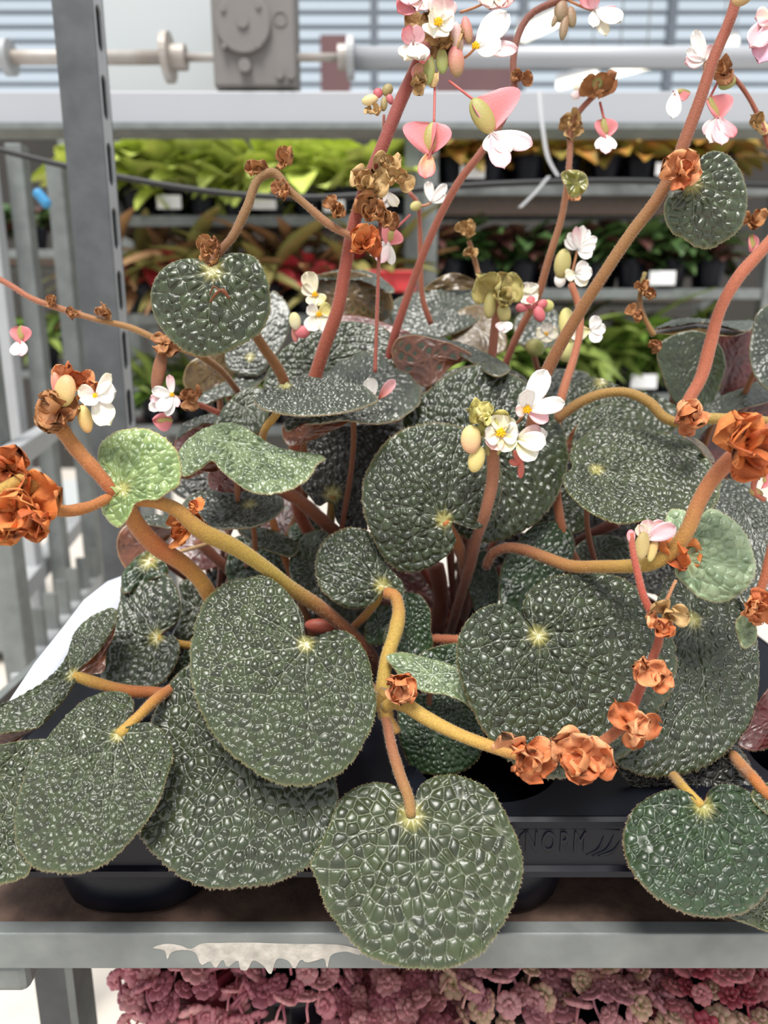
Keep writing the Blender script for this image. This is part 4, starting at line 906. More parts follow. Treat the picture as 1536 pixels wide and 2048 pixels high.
leaf('F', (1430, 832), [(1328, 890), (1370, 842), (1420, 803), (1480, 778), (1550, 758), (1550, 792), (1480, 818), (1420, 852), (1378, 895), (1345, 905)], .665, 55, cell=10, pal='grey', centre=False)
leaf('F', (1480, 870), [(1385, 895), (1420, 855), (1480, 822), (1550, 796), (1580, 900), (1500, 940), (1430, 930)], .69, 8, cell=16, pal='maroon', centre=False, pet=False)
leaf('C', (1545, 1440), [(1550, 1370), (1520, 1400), (1500, 1450), (1478, 1490), (1505, 1502), (1560, 1480), (1590, 1400)], .575, 20, cell=16, pal='maroon', centre=False)
leaf('C', (1405, 1612), [(1414, 1602), (1414, 1588), (1425, 1575), (1450, 1568), (1490, 1578), (1520, 1600), (1550, 1640), (1560, 1720), (1535, 1785), (1490, 1825), (1440, 1835), (1380, 1830), (1320, 1800), (1275, 1760), (1250, 1710), (1248, 1660), (1270, 1615), (1310, 1588), (1350, 1578), (1380, 1588), (1396, 1604)],
     .468, 45, cell=22, pal='green', cup=.006, nv=9, H=.36, pet=[(1380, 1588, .477), (1352, 1558, .503), (1330, 1530, .54)], petcol=[YE, (206, 140, 70), OR], prad=10)
leaf('C', (1390, 1560), [(1235, 1530), (1300, 1520), (1400, 1500), (1470, 1490), (1500, 1530), (1505, 1570), (1450, 1610), (1380, 1630), (1310, 1595), (1265, 1572)], .525, 35, cell=20, pal='black', centre=False)
leaf('C', (1540, 1594), [(1545, 1566), (1515, 1572), (1503, 1588), (1530, 1625), (1570, 1640), (1590, 1600)], .475, 40, cell=18, pal='mid', centre=False, pet=[(1520, 1572, .478), (1490, 1540, .505), (1455, 1500, .54)], petcol=[OR, (206, 140, 70), OR], prad=12)
leaf('C', (1515, 1825), [(1450, 1825), (1490, 1800), (1560, 1775), (1580, 1850), (1545, 1864), (1505, 1852)], .478, 50, cell=16, pal='mid', centre=False, pet=False)
# --- centre, below
leaf('B', (870, 1470), [(798, 1410), (850, 1385), (905, 1385), (945, 1420), (968, 1470), (955, 1520), (920, 1545), (870, 1550), (830, 1540), (805, 1500), (796, 1450)], .545, 24, cell=13, pal='green', centre=False, H=.3, cup=.004)
leaf('C', (865, 1350), [(772, 1312), (800, 1305), (850, 1315), (900, 1330), (935, 1350), (945, 1385), (949, 1422), (930, 1406), (890, 1390), (850, 1384), (815, 1368), (790, 1340)], .528, 50, cell=13, pal='mint', centre=False, H=.2)
leaf('B', (822, 1245), [(780, 1190), (810, 1183), (840, 1190), (860, 1220), (862, 1260), (866, 1290), (845, 1322), (800, 1325), (775, 1310), (768, 1270), (785, 1230)], .59, 20, cell=10, pal='green', centre=False)
leaf('B', (758, 1250), [(738, 1232), (765, 1208), (792, 1222), (785, 1262), (760, 1290), (737, 1288)], .60, 20, cell=9, pal='green', centre=False)
leaf('C', (890, 1325), [(840, 1310), (885, 1290), (925, 1288), (945, 1340), (945, 1372), (895, 1350)], .565, 35, cell=13, pal='green', centre=False)
leaf('C', (1075, 1115), [(1003, 1135), (1030, 1090), (1070, 1050), (1110, 1043), (1140, 1060), (1150, 1090), (1135, 1135), (1105, 1170), (1070, 1200), (1040, 1230), (1005, 1215), (998, 1170)], .62, 25, cell=13, pal='green', centre=False)
leaf('F', (1200, 1105), [(1138, 1115), (1160, 1085), (1200, 1070), (1240, 1075), (1270, 1105), (1260, 1150), (1180, 1145)], .645, 30, cell=10, pal='dark', centre=False, H=.4)
leaf('F', (1120, 1020), [(1065, 1045), (1095, 990), (1130, 975), (1175, 1020), (1172, 1055), (1120, 1070)], .65, 30, cell=10, pal='dark', centre=False, H=.4)
leaf('E', (970, 1165), [(935, 1115), (970, 1100), (992, 1140), (1004, 1170), (990, 1215), (960, 1235), (940, 1190)], .66, 20, cell=10, pal='green', centre=False)
# --- leaves carried high on the stalks
leaf('A', (246, 978), [(228, 982), (210, 965), (197, 930), (200, 890), (220, 870), (260, 857), (300, 860), (335, 880), (355, 905), (362, 940), (358, 970), (335, 985), (312, 1000), (290, 1000), (270, 1008), (262, 1025), (250, 1045), (238, 1055), (215, 1040), (203, 1015), (212, 998), (232, 988)],
     .478, 26, cell=18, pal='light', cup=.003, H=.26, pet=False)
leaf('D', (425, 540), [(434, 528), (450, 510), (480, 506), (510, 515), (530, 545), (540, 590), (538, 630), (520, 665), (480, 690), (440, 708), (400, 712), (360, 695), (325, 660), (305, 620), (303, 580), (315, 550), (345, 525), (380, 517), (405, 521), (418, 534)],
     .54, 14, cell=23, pal='mid', cup=.005, H=.3, pet=False)
leaf('C', (1382, 368), [(1391, 352), (1394, 335), (1405, 312), (1425, 302), (1455, 310), (1480, 340), (1492, 375), (1493, 420), (1478, 460), (1445, 485), (1420, 498), (1390, 492), (1370, 478), (1345, 465), (1330, 435), (1330, 405), (1345, 385), (1368, 374)],
     .515, 8, cell=22, pal='mid', cup=.004, H=.3, pet=False)
leaf('F', (1150, 365), [(1123, 346), (1150, 340), (1172, 350), (1176, 370), (1162, 390), (1146, 396), (1130, 372)], .62, 5, cell=26, pal='olive', centre=False, pet=False)
leaf('C', (1490, 1262), [(1474, 1238), (1498, 1225), (1512, 1250), (1510, 1285), (1490, 1298), (1475, 1272)], .482, 20, cell=14, pal='mint', centre=False, pet=False)
# --- rear
leaf('D', (500, 715), [(545, 582), (570, 600), (581, 630), (570, 680), (545, 715), (515, 752), (480, 748), (455, 735), (450, 710), (465, 680), (525, 640), (535, 600)], .70, 30, cell=11, pal='grey', H=.25)
leaf('D', (420, 745), [(366, 765), (375, 730), (400, 712), (450, 700), (475, 735), (445, 770), (390, 795)], .72, 5, cell=12, pal='under2', centre=False)
leaf('D', (455, 775), [(380, 806), (420, 780), (470, 757), (510, 748), (535, 742), (505, 778), (450, 794), (400, 810)], .69, 58, cell=11, pal='grey', centre=False)
leaf('D', (490, 815), [(430, 855), (460, 800), (500, 775), (532, 780), (540, 810), (532, 842), (512, 868), (470, 862)], .64, 40, cell=13, pal='mid', centre=False)
leaf('D', (400, 868), [(350, 900), (362, 860), (400, 845), (445, 838), (445, 860), (405, 890), (370, 915)], .64, 5, cell=12, pal='maroon', centre=False, pet=False)
leaf('D', (400, 845), [(352, 880), (362, 852), (400, 834), (446, 828), (446, 842), (402, 850), (368, 868)], .635, 60, cell=10, pal='grey', centre=False, pet=False)
leaf('E', (705, 590), [(618, 558), (660, 545), (710, 543), (755, 558), (780, 585), (786, 618), (770, 640), (735, 645), (690, 632), (640, 605)], .80, 5, cell=16, pal='under2', centre=False)
leaf('E', (715, 560), [(612, 562), (655, 545), (710, 540), (760, 553), (788, 585), (776, 585), (750, 563), (708, 550), (658, 554)], .795, 70, cell=12, pal='grey', centre=False, pet=False)
leaf('E', (880, 625), [(785, 605), (830, 585), (880, 575), (940, 563), (970, 588), (978, 622), (945, 650), (880, 675), (820, 672), (780, 645)], .80, 48, cell=12, pal='grey', centre=False, bumps=[(900, 650, 30, -.012)])
leaf('E', (905, 562), [(848, 578), (870, 560), (905, 546), (940, 556), (965, 572), (905, 580)], .815, 5, cell=14, pal='under2', centre=False, pet=False)
leaf('E', (720, 690), [(640, 640), (700, 630), (780, 650), (840, 680), (800, 740), (700, 730)], .74, 40, cell=13, pal='maroon', centre=False)
leaf('E', (960, 660), [(900, 640), (960, 610), (1000, 640), (1010, 700), (960, 710), (910, 690)], .78, 40, cell=12, pal='under2', centre=False)
leaf('F', (1080, 640), [(1030, 640), (1060, 615), (1110, 620), (1120, 680), (1080, 700), (1040, 690)], .80, 40, cell=12, pal='grey', centre=False)

# --- filler leaves added in the clump's gaps, shade put into their dark colours
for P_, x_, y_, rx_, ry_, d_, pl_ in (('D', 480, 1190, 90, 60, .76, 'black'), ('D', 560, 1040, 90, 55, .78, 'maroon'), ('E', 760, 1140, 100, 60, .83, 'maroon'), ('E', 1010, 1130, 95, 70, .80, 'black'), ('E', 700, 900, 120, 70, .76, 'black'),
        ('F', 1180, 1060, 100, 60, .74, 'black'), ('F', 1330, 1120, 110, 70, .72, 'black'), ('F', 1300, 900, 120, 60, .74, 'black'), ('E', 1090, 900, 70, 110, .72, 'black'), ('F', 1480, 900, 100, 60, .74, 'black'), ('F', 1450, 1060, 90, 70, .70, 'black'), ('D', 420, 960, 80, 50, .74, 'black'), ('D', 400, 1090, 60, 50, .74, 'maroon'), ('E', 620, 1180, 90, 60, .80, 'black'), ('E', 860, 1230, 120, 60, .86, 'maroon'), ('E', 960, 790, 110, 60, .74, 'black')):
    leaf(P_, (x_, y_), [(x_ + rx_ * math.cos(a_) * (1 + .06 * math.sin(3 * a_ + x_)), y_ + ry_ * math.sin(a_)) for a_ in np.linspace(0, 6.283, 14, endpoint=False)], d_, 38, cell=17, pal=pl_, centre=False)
# ================================================================== STALKS
stem('A', [(252, 1005), (265, 1035), (310, 1090), (370, 1130), (400, 1160), (425, 1200), (450, 1240)], [.482, .52, .56], [17, 17, 16], [(190, 130, 66), (196, 110, 60), (206, 150, 72), (176, 108, 64)], base=True)
stem('B', [(262, 1000), (310, 1003), (345, 1015), (400, 1060), (470, 1095), (530, 1135), (580, 1175), (640, 1215), (700, 1265), (735, 1300)], [.485, .50, .53, .57, .61], [12, 16, 15, 15, 14], [(200, 130, 70), (186, 150, 70), (190, 165, 76), (160, 96, 60), (128, 66, 46)], base=True)
stem('A', [(232, 988), (190, 940), (150, 895), (118, 852)], [.482, .475, .47], [13, 15, 15], [(190, 100, 58), (206, 132, 82), (200, 140, 84)])
stem('A', [(225, 992), (170, 1016), (120, 1021), (92, 1010), (74, 985), (60, 968)], [.482, .465, .455], [10, 12, 13, 14], [(196, 120, 66), (190, 120, 62), (204, 160, 80)])
stem('A', [(-120, 1050), (-30, 1000), (0, 985), (35, 965), (62, 952), (74, 950), (72, 965), (62, 985)], [.44, .445, .455], [18, 17, 15, 12], [(216, 160, 80), (206, 172, 88), (200, 150, 80)])
stem('B', [(770, 1186), (788, 1190), (797, 1215), (792, 1260), (778, 1305), (768, 1350), (766, 1400), (772, 1435)], [.575, .56, .54, .525], [12, 15, 14, 16], [(190, 120, 66), (206, 172, 90), (202, 170, 84), (186, 152, 76)])
stem('B', [(768, 1420), (764, 1400), (772, 1385)], [.524, .52], [16, 16], [OL, OL]); stem('B', [(772, 1410), (776, 1440), (788, 1458), (793, 1468)], [.52, .515], [15, 13, 11], [(186, 152, 76), (170, 126, 66)])
stem('B', [(770, 1415), (785, 1404), (805, 1408), (850, 1435), (920, 1470), (990, 1495), (1050, 1510), (1110, 1510), (1160, 1506), (1210, 1480), (1245, 1450), (1270, 1400), (1290, 1350), (1308, 1310), (1319, 1265), (1303, 1228), (1287, 1192), (1276, 1150), (1264, 1090), (1262, 1066)], [.518, .50, .485, .475, .47, .47, .468], [15, 15, 13, 12, 11, 10, 9, 7, 6], [(186, 152, 76), (214, 176, 96), (214, 170, 92), (206, 140, 92), (200, 120, 84), (196, 92, 78), (184, 92, 76), (206, 92, 86), (206, 104, 98)])
stem('E', [(972, 1135), (985, 1108), (1010, 1096), (1045, 1099), (1090, 1115), (1140, 1132), (1200, 1133), (1260, 1132), (1305, 1126), (1340, 1105), (1375, 1060), (1395, 1010), (1420, 965), (1460, 920), (1500, 890), (1550, 858), (1640, 790), (1760, 650)], [.60, .565, .525, .49, .475, .467, .458, .45, .45, .45], [12, 13, 14, 14, 15, 16, 16, 16], [(116, 60, 44), (150, 92, 58), (180, 130, 70), (194, 160, 78), (200, 130, 84), (196, 104, 82), (200, 110, 88), (206, 120, 92)], base=False)
stem('F', [(1530, -200), (1480, -30), (1460, 40), (1430, 110), (1400, 200), (1370, 280), (1345, 345), (1320, 390), (1260, 470), (1200, 560), (1150, 640), (1110, 710), (1085, 765), (1075, 800)], [.505, .515, .53, .56, .60], [11, 11, 12, 13, 14], [(186, 96, 84), (172, 84, 70), (160, 84, 62), (164, 118, 72), (156, 104, 60), (150, 88, 58)], base=True)
stem('E', [(852, 90), (830, 140), (800, 205), (770, 280), (745, 340), (725, 392), (705, 460), (690, 540), (675, 620), (650, 690), (628, 758), (610, 800)], [.545, .55, .56, .58, .61], [12, 12, 13, 13, 14], [(150, 66, 66), (158, 64, 66), (164, 70, 64), (172, 80, 66), (160, 76, 56)], base=True)
stem('E', [(1190, 0), (1150, -8), (1105, 6), (1060, 30), (1035, 75), (1026, 130), (1028, 180), (1010, 230), (960, 308), (920, 360), (890, 412), (850, 500), (820, 580), (790, 668)], [.60, .60, .61, .63, .66], [6, 7, 7, 8, 9], [(150, 90, 84), (130, 66, 60), (150, 84, 76), (186, 104, 92), (186, 98, 88), (172, 76, 72)], base=True)
stem('F', [(1700, 260), (1620, 380), (1550, 470), (1520, 505), (1480, 550), (1440, 620), (1420, 690), (1402, 755), (1372, 812), (1360, 850)], [.55, .56, .57, .575], [10, 12, 12, 13], [(176, 100, 84), (206, 116, 94), (206, 112, 92), (200, 112, 92)])
stem('F', [(1112, 840), (1160, 805), (1210, 786), (1258, 786), (1300, 806), (1330, 836), (1360, 846), (1400, 838), (1450, 838), (1550, 846), (1650, 900)], [.61, .585, .57, .56], [10, 10, 10, 11, 9, 9], [(140, 96, 50), (176, 138, 74), (176, 140, 76), (190, 160, 90), (180, 140, 80), (186, 150, 84)])
stem('E', [(985, 896), (986, 950), (972, 1020), (952, 1080), (940, 1130), (922, 1190), (905, 1250)], [.545, .56, .62, .70], [11, 11, 11, 10], [(190, 126, 104), (176, 112, 98), (150, 84, 74), (120, 54, 48)], base=True)
stem('E', [(872, 1130), (882, 1190), (875, 1262)], [.72, .74], [16, 15], [(130, 62, 48), (104, 44, 38)], base=True, name='petiole')
stem('E', [(1005, 1140), (940, 1200), (915, 1262)], [.70, .745], [12, 10], [(110, 50, 42), (90, 36, 36)], base=True, name='petiole')
stem('C', [(930, 1281), (890, 1279), (860, 1278)], [.59, .60], [10, 10], [(170, 92, 58), (150, 80, 52)], name='petiole')
stem('D', [(424, 530), (438, 505), (462, 478), (492, 420), (528, 350), (545, 345), (575, 378), (610, 408), (660, 450), (705, 474), (722, 482)], [.545, .545, .55, .555], [8, 9, 9, 9, 8, 8, 7], [(120, 70, 46), (136, 98, 56), (140, 106, 66), (150, 112, 72), (164, 116, 86), (176, 116, 96)])
stem('D', [(430, 530), (470, 600), (510, 668), (532, 702), (555, 735), (575, 780)], [.56, .58, .62], [9, 10, 11], [(130, 88, 52), (140, 96, 52), (150, 96, 56)], base=True)
stem('D', [(-120, 490), (-20, 548), (20, 570), (60, 595), (120, 617), (190, 638), (260, 655), (330, 686), (400, 710)], [.60, .60, .60], [5, 6, 6, 7], [(170, 100, 90), (186, 110, 92), (170, 126, 84), (170, 130, 76)])
stem('D', [(400, 710), (440, 740), (480, 790)], [.61, .66], [7, 7], [(150, 110, 66), (120, 70, 50)], base=True)
stem('F', [(1142, 568), (1158, 615), (1160, 655), (1148, 715), (1130, 770), (1116, 825)], [.66, .65, .63], [7, 8, 9], [(186, 110, 84), (190, 110, 88), (186, 112, 84)], base=True)
stem('F', [(1192, 188), (1166, 214), (1142, 250), (1140, 300), (1134, 370), (1124, 432), (1100, 510), (1072, 600), (1040, 660), (1012, 725)], [.64, .65, .68, .72], [5, 6, 7, 8, 8], [(160, 90, 84), (176, 116, 100), (180, 122, 96), (180, 112, 90), (160, 82, 72)], base=True)
stem('E', [(996, 572), (992, 630), (984, 712)], [.66, .68], [8, 9], [(196, 128, 116), (186, 112, 100)], base=True)
stem('E', [(862, 648), (846, 600), (841, 520), (839, 440), (836, 408), (818, 384)], [.70, .68, .66], [6, 5, 4], [(172, 92, 80), (186, 110, 96), (176, 96, 96)], base=False)
stem('F', [(1438, 128), (1482, 172), (1512, 222), (1532, 275), (1550, 330), (1560, 420), (1545, 480)], [.60, .60], [4, 6], [(150, 80, 60), (176, 76, 74)])
stem('F', [(1308, 672), (1296, 650), (1282, 620), (1281, 580), (1290, 545)], [.66, .66], [5, 5, 4], [(170, 130, 70), (150, 106, 66), (140, 130, 70)])
stem('E', [(962, 572), (950, 522), (938, 482)], [.72, .72], [5, 5], [(180, 130, 100), (170, 116, 80)])
stem('C', [(1590, 930), (1550, 1070), (1528, 1160), (1508, 1214)], [.475, .48], [10, 9], [(196, 104, 86), (190, 104, 74)])
stem('D', [(560, 980), (590, 995), (630, 1028), (668, 1062)], [.61, .66], [12, 14], [(150, 84, 56), (130, 66, 48)], base=False, name='petiole')
stem('D', [(395, 1080), (425, 1110), (455, 1138)], [.67, .69], [12, 10], [(150, 90, 76), (130, 66, 56)], base=True, name='petiole')
stem('F', [(1235, 1045), (1190, 1065), (1145, 1090)], [.66, .69], [11, 10], [(110, 44, 42), (84, 34, 34)], base=False, name='petiole')
stem('C', [(1352, 1160), (1338, 1190), (1326, 1220)], [.478, .475], [3, 4], [(206, 150, 120), (196, 120, 90)])
stem('B', [(750, 745), (768, 230)][::-1], [.557, .562], [3, 4], [(150, 70, 66), (150, 66, 60)])
# ================================================================== DRY BRACTS
for P, x, y, r, d, c, n in (('B', 797, 1368, 40, .508, ORANGE, 11), ('B', 1045, 1506, 50, .468, ORANGE, 12), ('B', 1160, 1508, 56, .462, ORANGE, 12), ('B', 1262, 1452, 42, .462, ORANGE, 9),
        ('B', 1285, 1332, 32, .462, ORANGE, 7), ('B', 1316, 1360, 24, .462, ORANGE, 7), ('B', 1315, 1250, 30, .462, ORANGE, 7), ('B', 1330, 1225, 26, .462, TAN, 6),
        ('F', 1370, 836, 38, .555, ORANGE, 11), ('E', 1482, 895, 66, .448, RUST, 10), ('E', 1345, 1105, 42, .486, RUST, 6), ('B', 370, 1055, 36, .515, RUST, 8), ('B', 385, 1015, 18, .50, RUST, 5),
        ('A', 120, 828, 44, .468, BROWN, 9), ('A', 135, 752, 36, .475, ORANGE, 6), ('A', 185, 775, 30, .482, ORANGE, 5), ('A', 40, 1020, 72, .452, RUST, 14), ('A', 20, 940, 52, .455, RUST, 9), ('A', 85, 1045, 44, .45, RUST, 8),
        ('D', 510, 345, 28, .552, BROWN, 6), ('D', 570, 328, 26, .552, BROWN, 5), ('D', 562, 386, 22, .548, BROWN, 8), ('D', 668, 418, 20, .55, BROWN, 7), ('D', 422, 505, 28, .548, BROWN, 8),
        ('E', 728, 490, 34, .556, RUST, 9), ('E', 745, 425, 34, .556, BROWN, 8), ('E', 735, 372, 34, .552, TAN, 9), ('E', 775, 332, 24, .552, TAN, 7), ('E', 795, 360, 30, .55, TAN, 5), ('E', 748, 225, 20, .56, TAN, 6), ('E', 772, 440, 22, .556, BROWN, 5),
        ('E', 838, 170, 24, .542, TAN, 7), ('C', 1360, 346, 36, .507, ORANGE, 10), ('C', 1505, 1214, 32, .472, ORANGE, 9), ('D', 105, 607, 14, .597, BROWN, 7), ('D', 146, 628, 15, .597, BROWN, 7), ('D', 206, 627, 18, .597, BROWN, 7), ('D', 328, 690, 24, .597, BROWN, 6),
        ('E', 930, 466, 24, .715, TAN, 7), ('E', 942, 508, 16, .715, TAN, 5), ('F', 1145, 255, 22, .645, TAN, 8), ('F', 1192, 185, 26, .635, BROWN, 8), ('E', 1040, 156, 16, .60, BROWN, 6), ('F', 1142, 395, 20, .645, BROWN, 6), ('F', 1306, 695, 18, .655, BROWN, 6), ('F', 1294, 592, 18, .655, BROWN, 6),
        ('F', 1268, 632, 18, .655, BROWN, 5), ('F', 1280, 572, 16, .655, BROWN, 5), ('F', 1425, 150, 30, .595, BROWN, 7), ('F', 1508, 250, 24, .60, TAN, 6), ('E', 880, 95, 40, .55, TAN, 9), ('E', 850, 60, 34, .556, TAN, 7), ('D', 378, 800, 26, .60, BROWN, 6), ('C', 1500, 1235, 20, .474, ORANGE, 5), ('F', 1500, 440, 26, .60, BROWN, 6)):
    bract(P, x, y, r, d, c, n)
bud('D', 318, 742, 96, 28, 80, .60, lin((120, 72, 44)), lin((150, 96, 62)), name='dry_capsule')
bud('B', 640, 1252, 62, 30, -5, .60, lin((176, 84, 66)), lin((150, 74, 56)), .8, name='young_shoot')
# ================================================================== FLOWERS
W, C_, K, S_ = WHITE, CREAM, PINK, ROSE
T_ = 'E'
flower(T_, 876, 48, .535, [(75, 46, 60, 5, C_, K, .1, .9), (255, 36, 56, 8, C_, W, .1, .9), (172, 28, 42, 30, W, C_, .2), (-5, 34, 44, 10, C_, W, .1)], 9, (872, 95, .55))
flower(T_, 826, 88, .538, [(-110, 58, 40, 20, W, C_, .1), (-78, 60, 42, 26, W, W, .1), (-60, 50, 36, 10, C_, W, .1), (150, 36, 34, 40, K, S_), (40, 34, 34, 40, K, K)], 0, (860, 75, .55))
flower(T_, 950, 95, .54, [(42, 86, 52, 6, W, W, .05, .7), (-22, 56, 44, 18, W, W, .1), (-8, 84, 34, 0, W, K, .1, .6), (62, 70, 14, -4, K, S_, .05)], 8, (925, 118, .55))
flower(T_, 846, -6, .54, [(190, 56, 40, 10, K, K), (250, 40, 46, 10, C_, K), (215, 62, 44, 0, K, S_), (-40, 40, 40, 10, C_, C_)], 0, (870, 40, .55))
flower(T_, 986, -4, .545, [(200, 34, 50, 10, C_, C_), (260, 32, 60, 10, C_, K), (-20, 44, 44, 10, C_, S_), (-60, 30, 44, 10, C_, K)], 0, (920, 25, .55))
for a in ((912, 122, 64, 34, 95, OLIVEB, ROSE), (884, 122, 52, 26, 92, GREENB, OLIVEB), (914, 78, 70, 26, 95, OLIVEB, PINK), (934, 60, 56, 22, 100, OLIVEB, ROSE), (858, 140, 60, 26, 85, GREENB, OLIVEB), (836, 142, 34, 26, 60, ROSE, OLIVEB), (850, 118, 30, 24, 60, ROSE, ROSE)):
    bud(T_, a[0], a[1], a[2], a[3], a[4], .541, a[5], a[6])
winged(T_, 868, 247, 62, -100, .538, [(-1, 60, 64, .1), (1, 42, 66, .5), (1, 22, 74, 1.4)], (26, 17), [(-98, 58, 36, 4, lin((214, 168, 110)), S_)], (870, 165, .545))
winged(T_, 948, 200, 80, -62, .532, [(1, 88, 74, .1), (-1, 16, 60, .5)], (26, 22), [(-75, 84, 44, 10, K, K, .05), (-20, 84, 40, 0, W, K), (-48, 56, 38, 4, W, W), (-100, 40, 30, -5, W, W)], (898, 162, .545))
for a in ((740, 200, 34, 22, 195, lin((222, 196, 150)), lin((205, 190, 130))), (756, 186, 20, 20, 90, ROSE, lin((150, 40, 60))), (775, 180, 26, 22, 60, OLIVEB, OLIVEB), (780, 198, 24, 14, -70, ROSE, lin((150, 60, 70))), (768, 208, 30, 14, -95, OLIVEB, OLIVEB)):
    bud(T_, a[0], a[1], a[2], a[3], a[4], .558, a[5], a[6])
flower('A', 192, 792, .468, [(5, 60, 46, 22, W, W, .15, .9), (-58, 78, 48, 14, W, C_, .12, .9), (40, 66, 26, 20, W, C_, .2), (-110, 40, 34, 40, W, W, .2), (160, 34, 30, 10, K, C_)], 6, (150, 815, .475), sdir=(0, 0))
bud('A', 130, 782, 66, 44, 80, .464, YELLG, lin((222, 150, 110))); bud('A', 170, 838, 58, 30, -75, .468, YELLG, lin((214, 160, 100))); bud('A', 112, 768, 50, 20, 100, .47, ROSE, lin((222, 150, 110)))
flower('E', 1000, 866, .53, [(80, 36, 54, 8, C_, C_, .05, .9), (-60, 44, 40, 10, YELLG, C_, .05, .9), (200, 36, 40, 12, C_, W, .1), (-5, 36, 46, 10, C_, W, .1, .9), (-120, 40, 40, 10, YELLG, K, .05)], 10, (985, 900, .545))
flower('E', 1053, 820, .522, [(66, 86, 44, 6, W, W, .05), (100, 48, 34, 30, W, W, .2), (8, 76, 34, 18, W, W, .1), (-30, 48, 30, 6, K, K, .1), (190, 24, 26, 5, C_, K)], 9, (1030, 850, .54))
flower('E', 1032, 878, .528, [(-12, 62, 40, 22, C_, W, .1, .9), (-52, 58, 40, 12, YELLG, W, .08, .9), (25, 52, 26, 0, C_, K, .1), (10, 62, 34, -8, C_, W)], 0, (1000, 885, .545))
bud('E', 942, 878, 58, 42, -95, .53, YELLG, lin((230, 170, 140))); bud('E', 953, 918, 56, 34, -105, .534, YELLG, lin((214, 190, 120)))
bract('E', 972, 838, 36, .535, [(206, 200, 120), (190, 180, 100), (222, 210, 140)], 7, part='green_bract'); bud('E', 985, 900, 34, 30, 0, .545, OLIVEB, YELLG)
for a in ((1036, 915, 34, 16, -60), (1042, 940, 34, 14, -95), (1028, 925, 22, 14, -20)): bud('E', *a, .54, lin((206, 120, 100)), lin((200, 84, 76)))
flower('D', 345, 790, .60, [(170, 40, 24, 20, W, W), (195, 44, 22, 10, W, K), (95, 40, 18, 5, W, K), (240, 46, 30, 20, W, W), (265, 48, 22, 14, W, W), (-60, 30, 18, 10, W, K), (215, 54, 26, 0, W, W)], 5, (385, 800, .61))
stem('D', [(372, 800), (405, 812), (438, 826)], [.60, .62], [5, 6], [(176, 100, 84), (190, 92, 86)]); winged('D', 345, 842, 34, 175, .61, [(1, 22, 40, .1), (-1, 16, 40, .3)], (12, 7))
flower('E', 630, 590, .63, [(110, 46, 34, 10, C_, C_), (-50, 28, 30, 10, C_, YELLG), (150, 30, 26, 10, W, C_), (-110, 26, 26, 10, C_, C_)], 6, (650, 630, .64))
flower('E', 638, 630, .625, [(-120, 42, 34, 10, C_, W), (-55, 44, 34, 10, C_, W), (30, 30, 30, 10, YELLG, YELLG), (150, 28, 26, 12, C_, W)], 6, (655, 650, .64))
bud('E', 590, 642, 36, 24, 100, .63, C_, YELLG); bud('E', 605, 664, 30, 26, 10, .632, ROSE, S_); bud('E', 590, 668, 34, 14, -85, .635, lin((206, 160, 120)), ROSE)
flower('F', 1155, 500, .665, [(80, 46, 20, 10, W, W), (60, 44, 18, 0, W, W), (100, 44, 18, 14, W, K), (125, 38, 20, 10, W, W), (30, 42, 20, 10, W, W), (5, 36, 22, 20, W, W), (150, 34, 22, 10, W, W), (-40, 34, 24, 20, W, W)], 0, (1140, 560, .67))
flower('F', 1150, 548, .662, [(-10, 34, 30, 20, W, W), (-55, 34, 26, 10, W, C_), (40, 30, 26, 10, W, W), (200, 24, 26, 10, C_, C_)], 0, (1140, 565, .67)); bud('F', 1125, 528, 62, 34, 80, .666, OLIVEB, YELLG); bud('F', 1120, 560, 30, 24, -95, .668, W, W)
flower('F', 1180, 660, .66, [(0, 30, 24, 10, W, W), (-60, 32, 26, 10, W, W), (60, 30, 24, 10, W, W), (200, 46, 30, 5, YELLG, W)], 0, (1150, 640, .66)); bud('F', 1135, 650, 70, 36, 95, .675, YELLG, YELLG); bud('F', 1132, 700, 40, 50, 0, .68, YELLG, lin((196, 200, 140)))
flower('E', 1056, 590, .67, [(90, 24, 40, 5, C_, W, .05, .9), (200, 24, 34, 10, C_, W), (-80, 26, 30, 20, W, C_), (0, 20, 30, 5, W, C_)], 0, (1060, 630, .68))
for a in ((1062, 605, 26, 24, 60), (1078, 628, 34, 24, -70), (1044, 615, 26, 20, 10), (1085, 608, 22, 18, 30)): bud('E', *a, .668, ROSE, lin((190, 84, 92)))
bract('E', 1000, 592, 46, .655, [(190, 180, 110), (206, 196, 130), (170, 150, 90)], 8, part='green_bract'); bud('E', 1008, 625, 40, 28, -80, .65, YELLG, OLIVEB); bud('E', 980, 610, 56, 26, 85, .652, OLIVEB, YELLG)
flower('E', 1005, 645, .648, [(-80, 24, 24, 10, W, W), (-40, 24, 18, 10, W, W), (-120, 20, 20, 10, W, K)], 0)
bud('F', 1093, 612, 30, 26, 10, .675, GREENB, YELLG); flower('F', 1092, 668, .70, [(0, 24, 26, 10, W, C_), (90, 22, 26, 14, W, W), (180, 24, 24, 10, W, C_), (270, 20, 24, 10, W, C_)], 4); bud('F', 1070, 695, 40, 36, -20, .71, OLIVEB, GREENB)
flower('E', 1190, 20, .60, [(-100, 46, 24, 10, W, W), (-40, 64, 36, 14, W, W), (-70, 60, 26, 0, W, C_), (10, 44, 10, -10, K, K), (150, 40, 26, 10, K, S_), (120, 30, 30, 30, K, S_)], 0, (1135, 0, .60))
for a in ((1122, 22, 46, 28, -100), (1143, 34, 44, 20, -85), (1128, 55, 52, 18, -100), (1112, 36, 40, 12, -115)): bud('E', *a, .60, lin((150, 110, 84)), lin((126, 116, 80)))
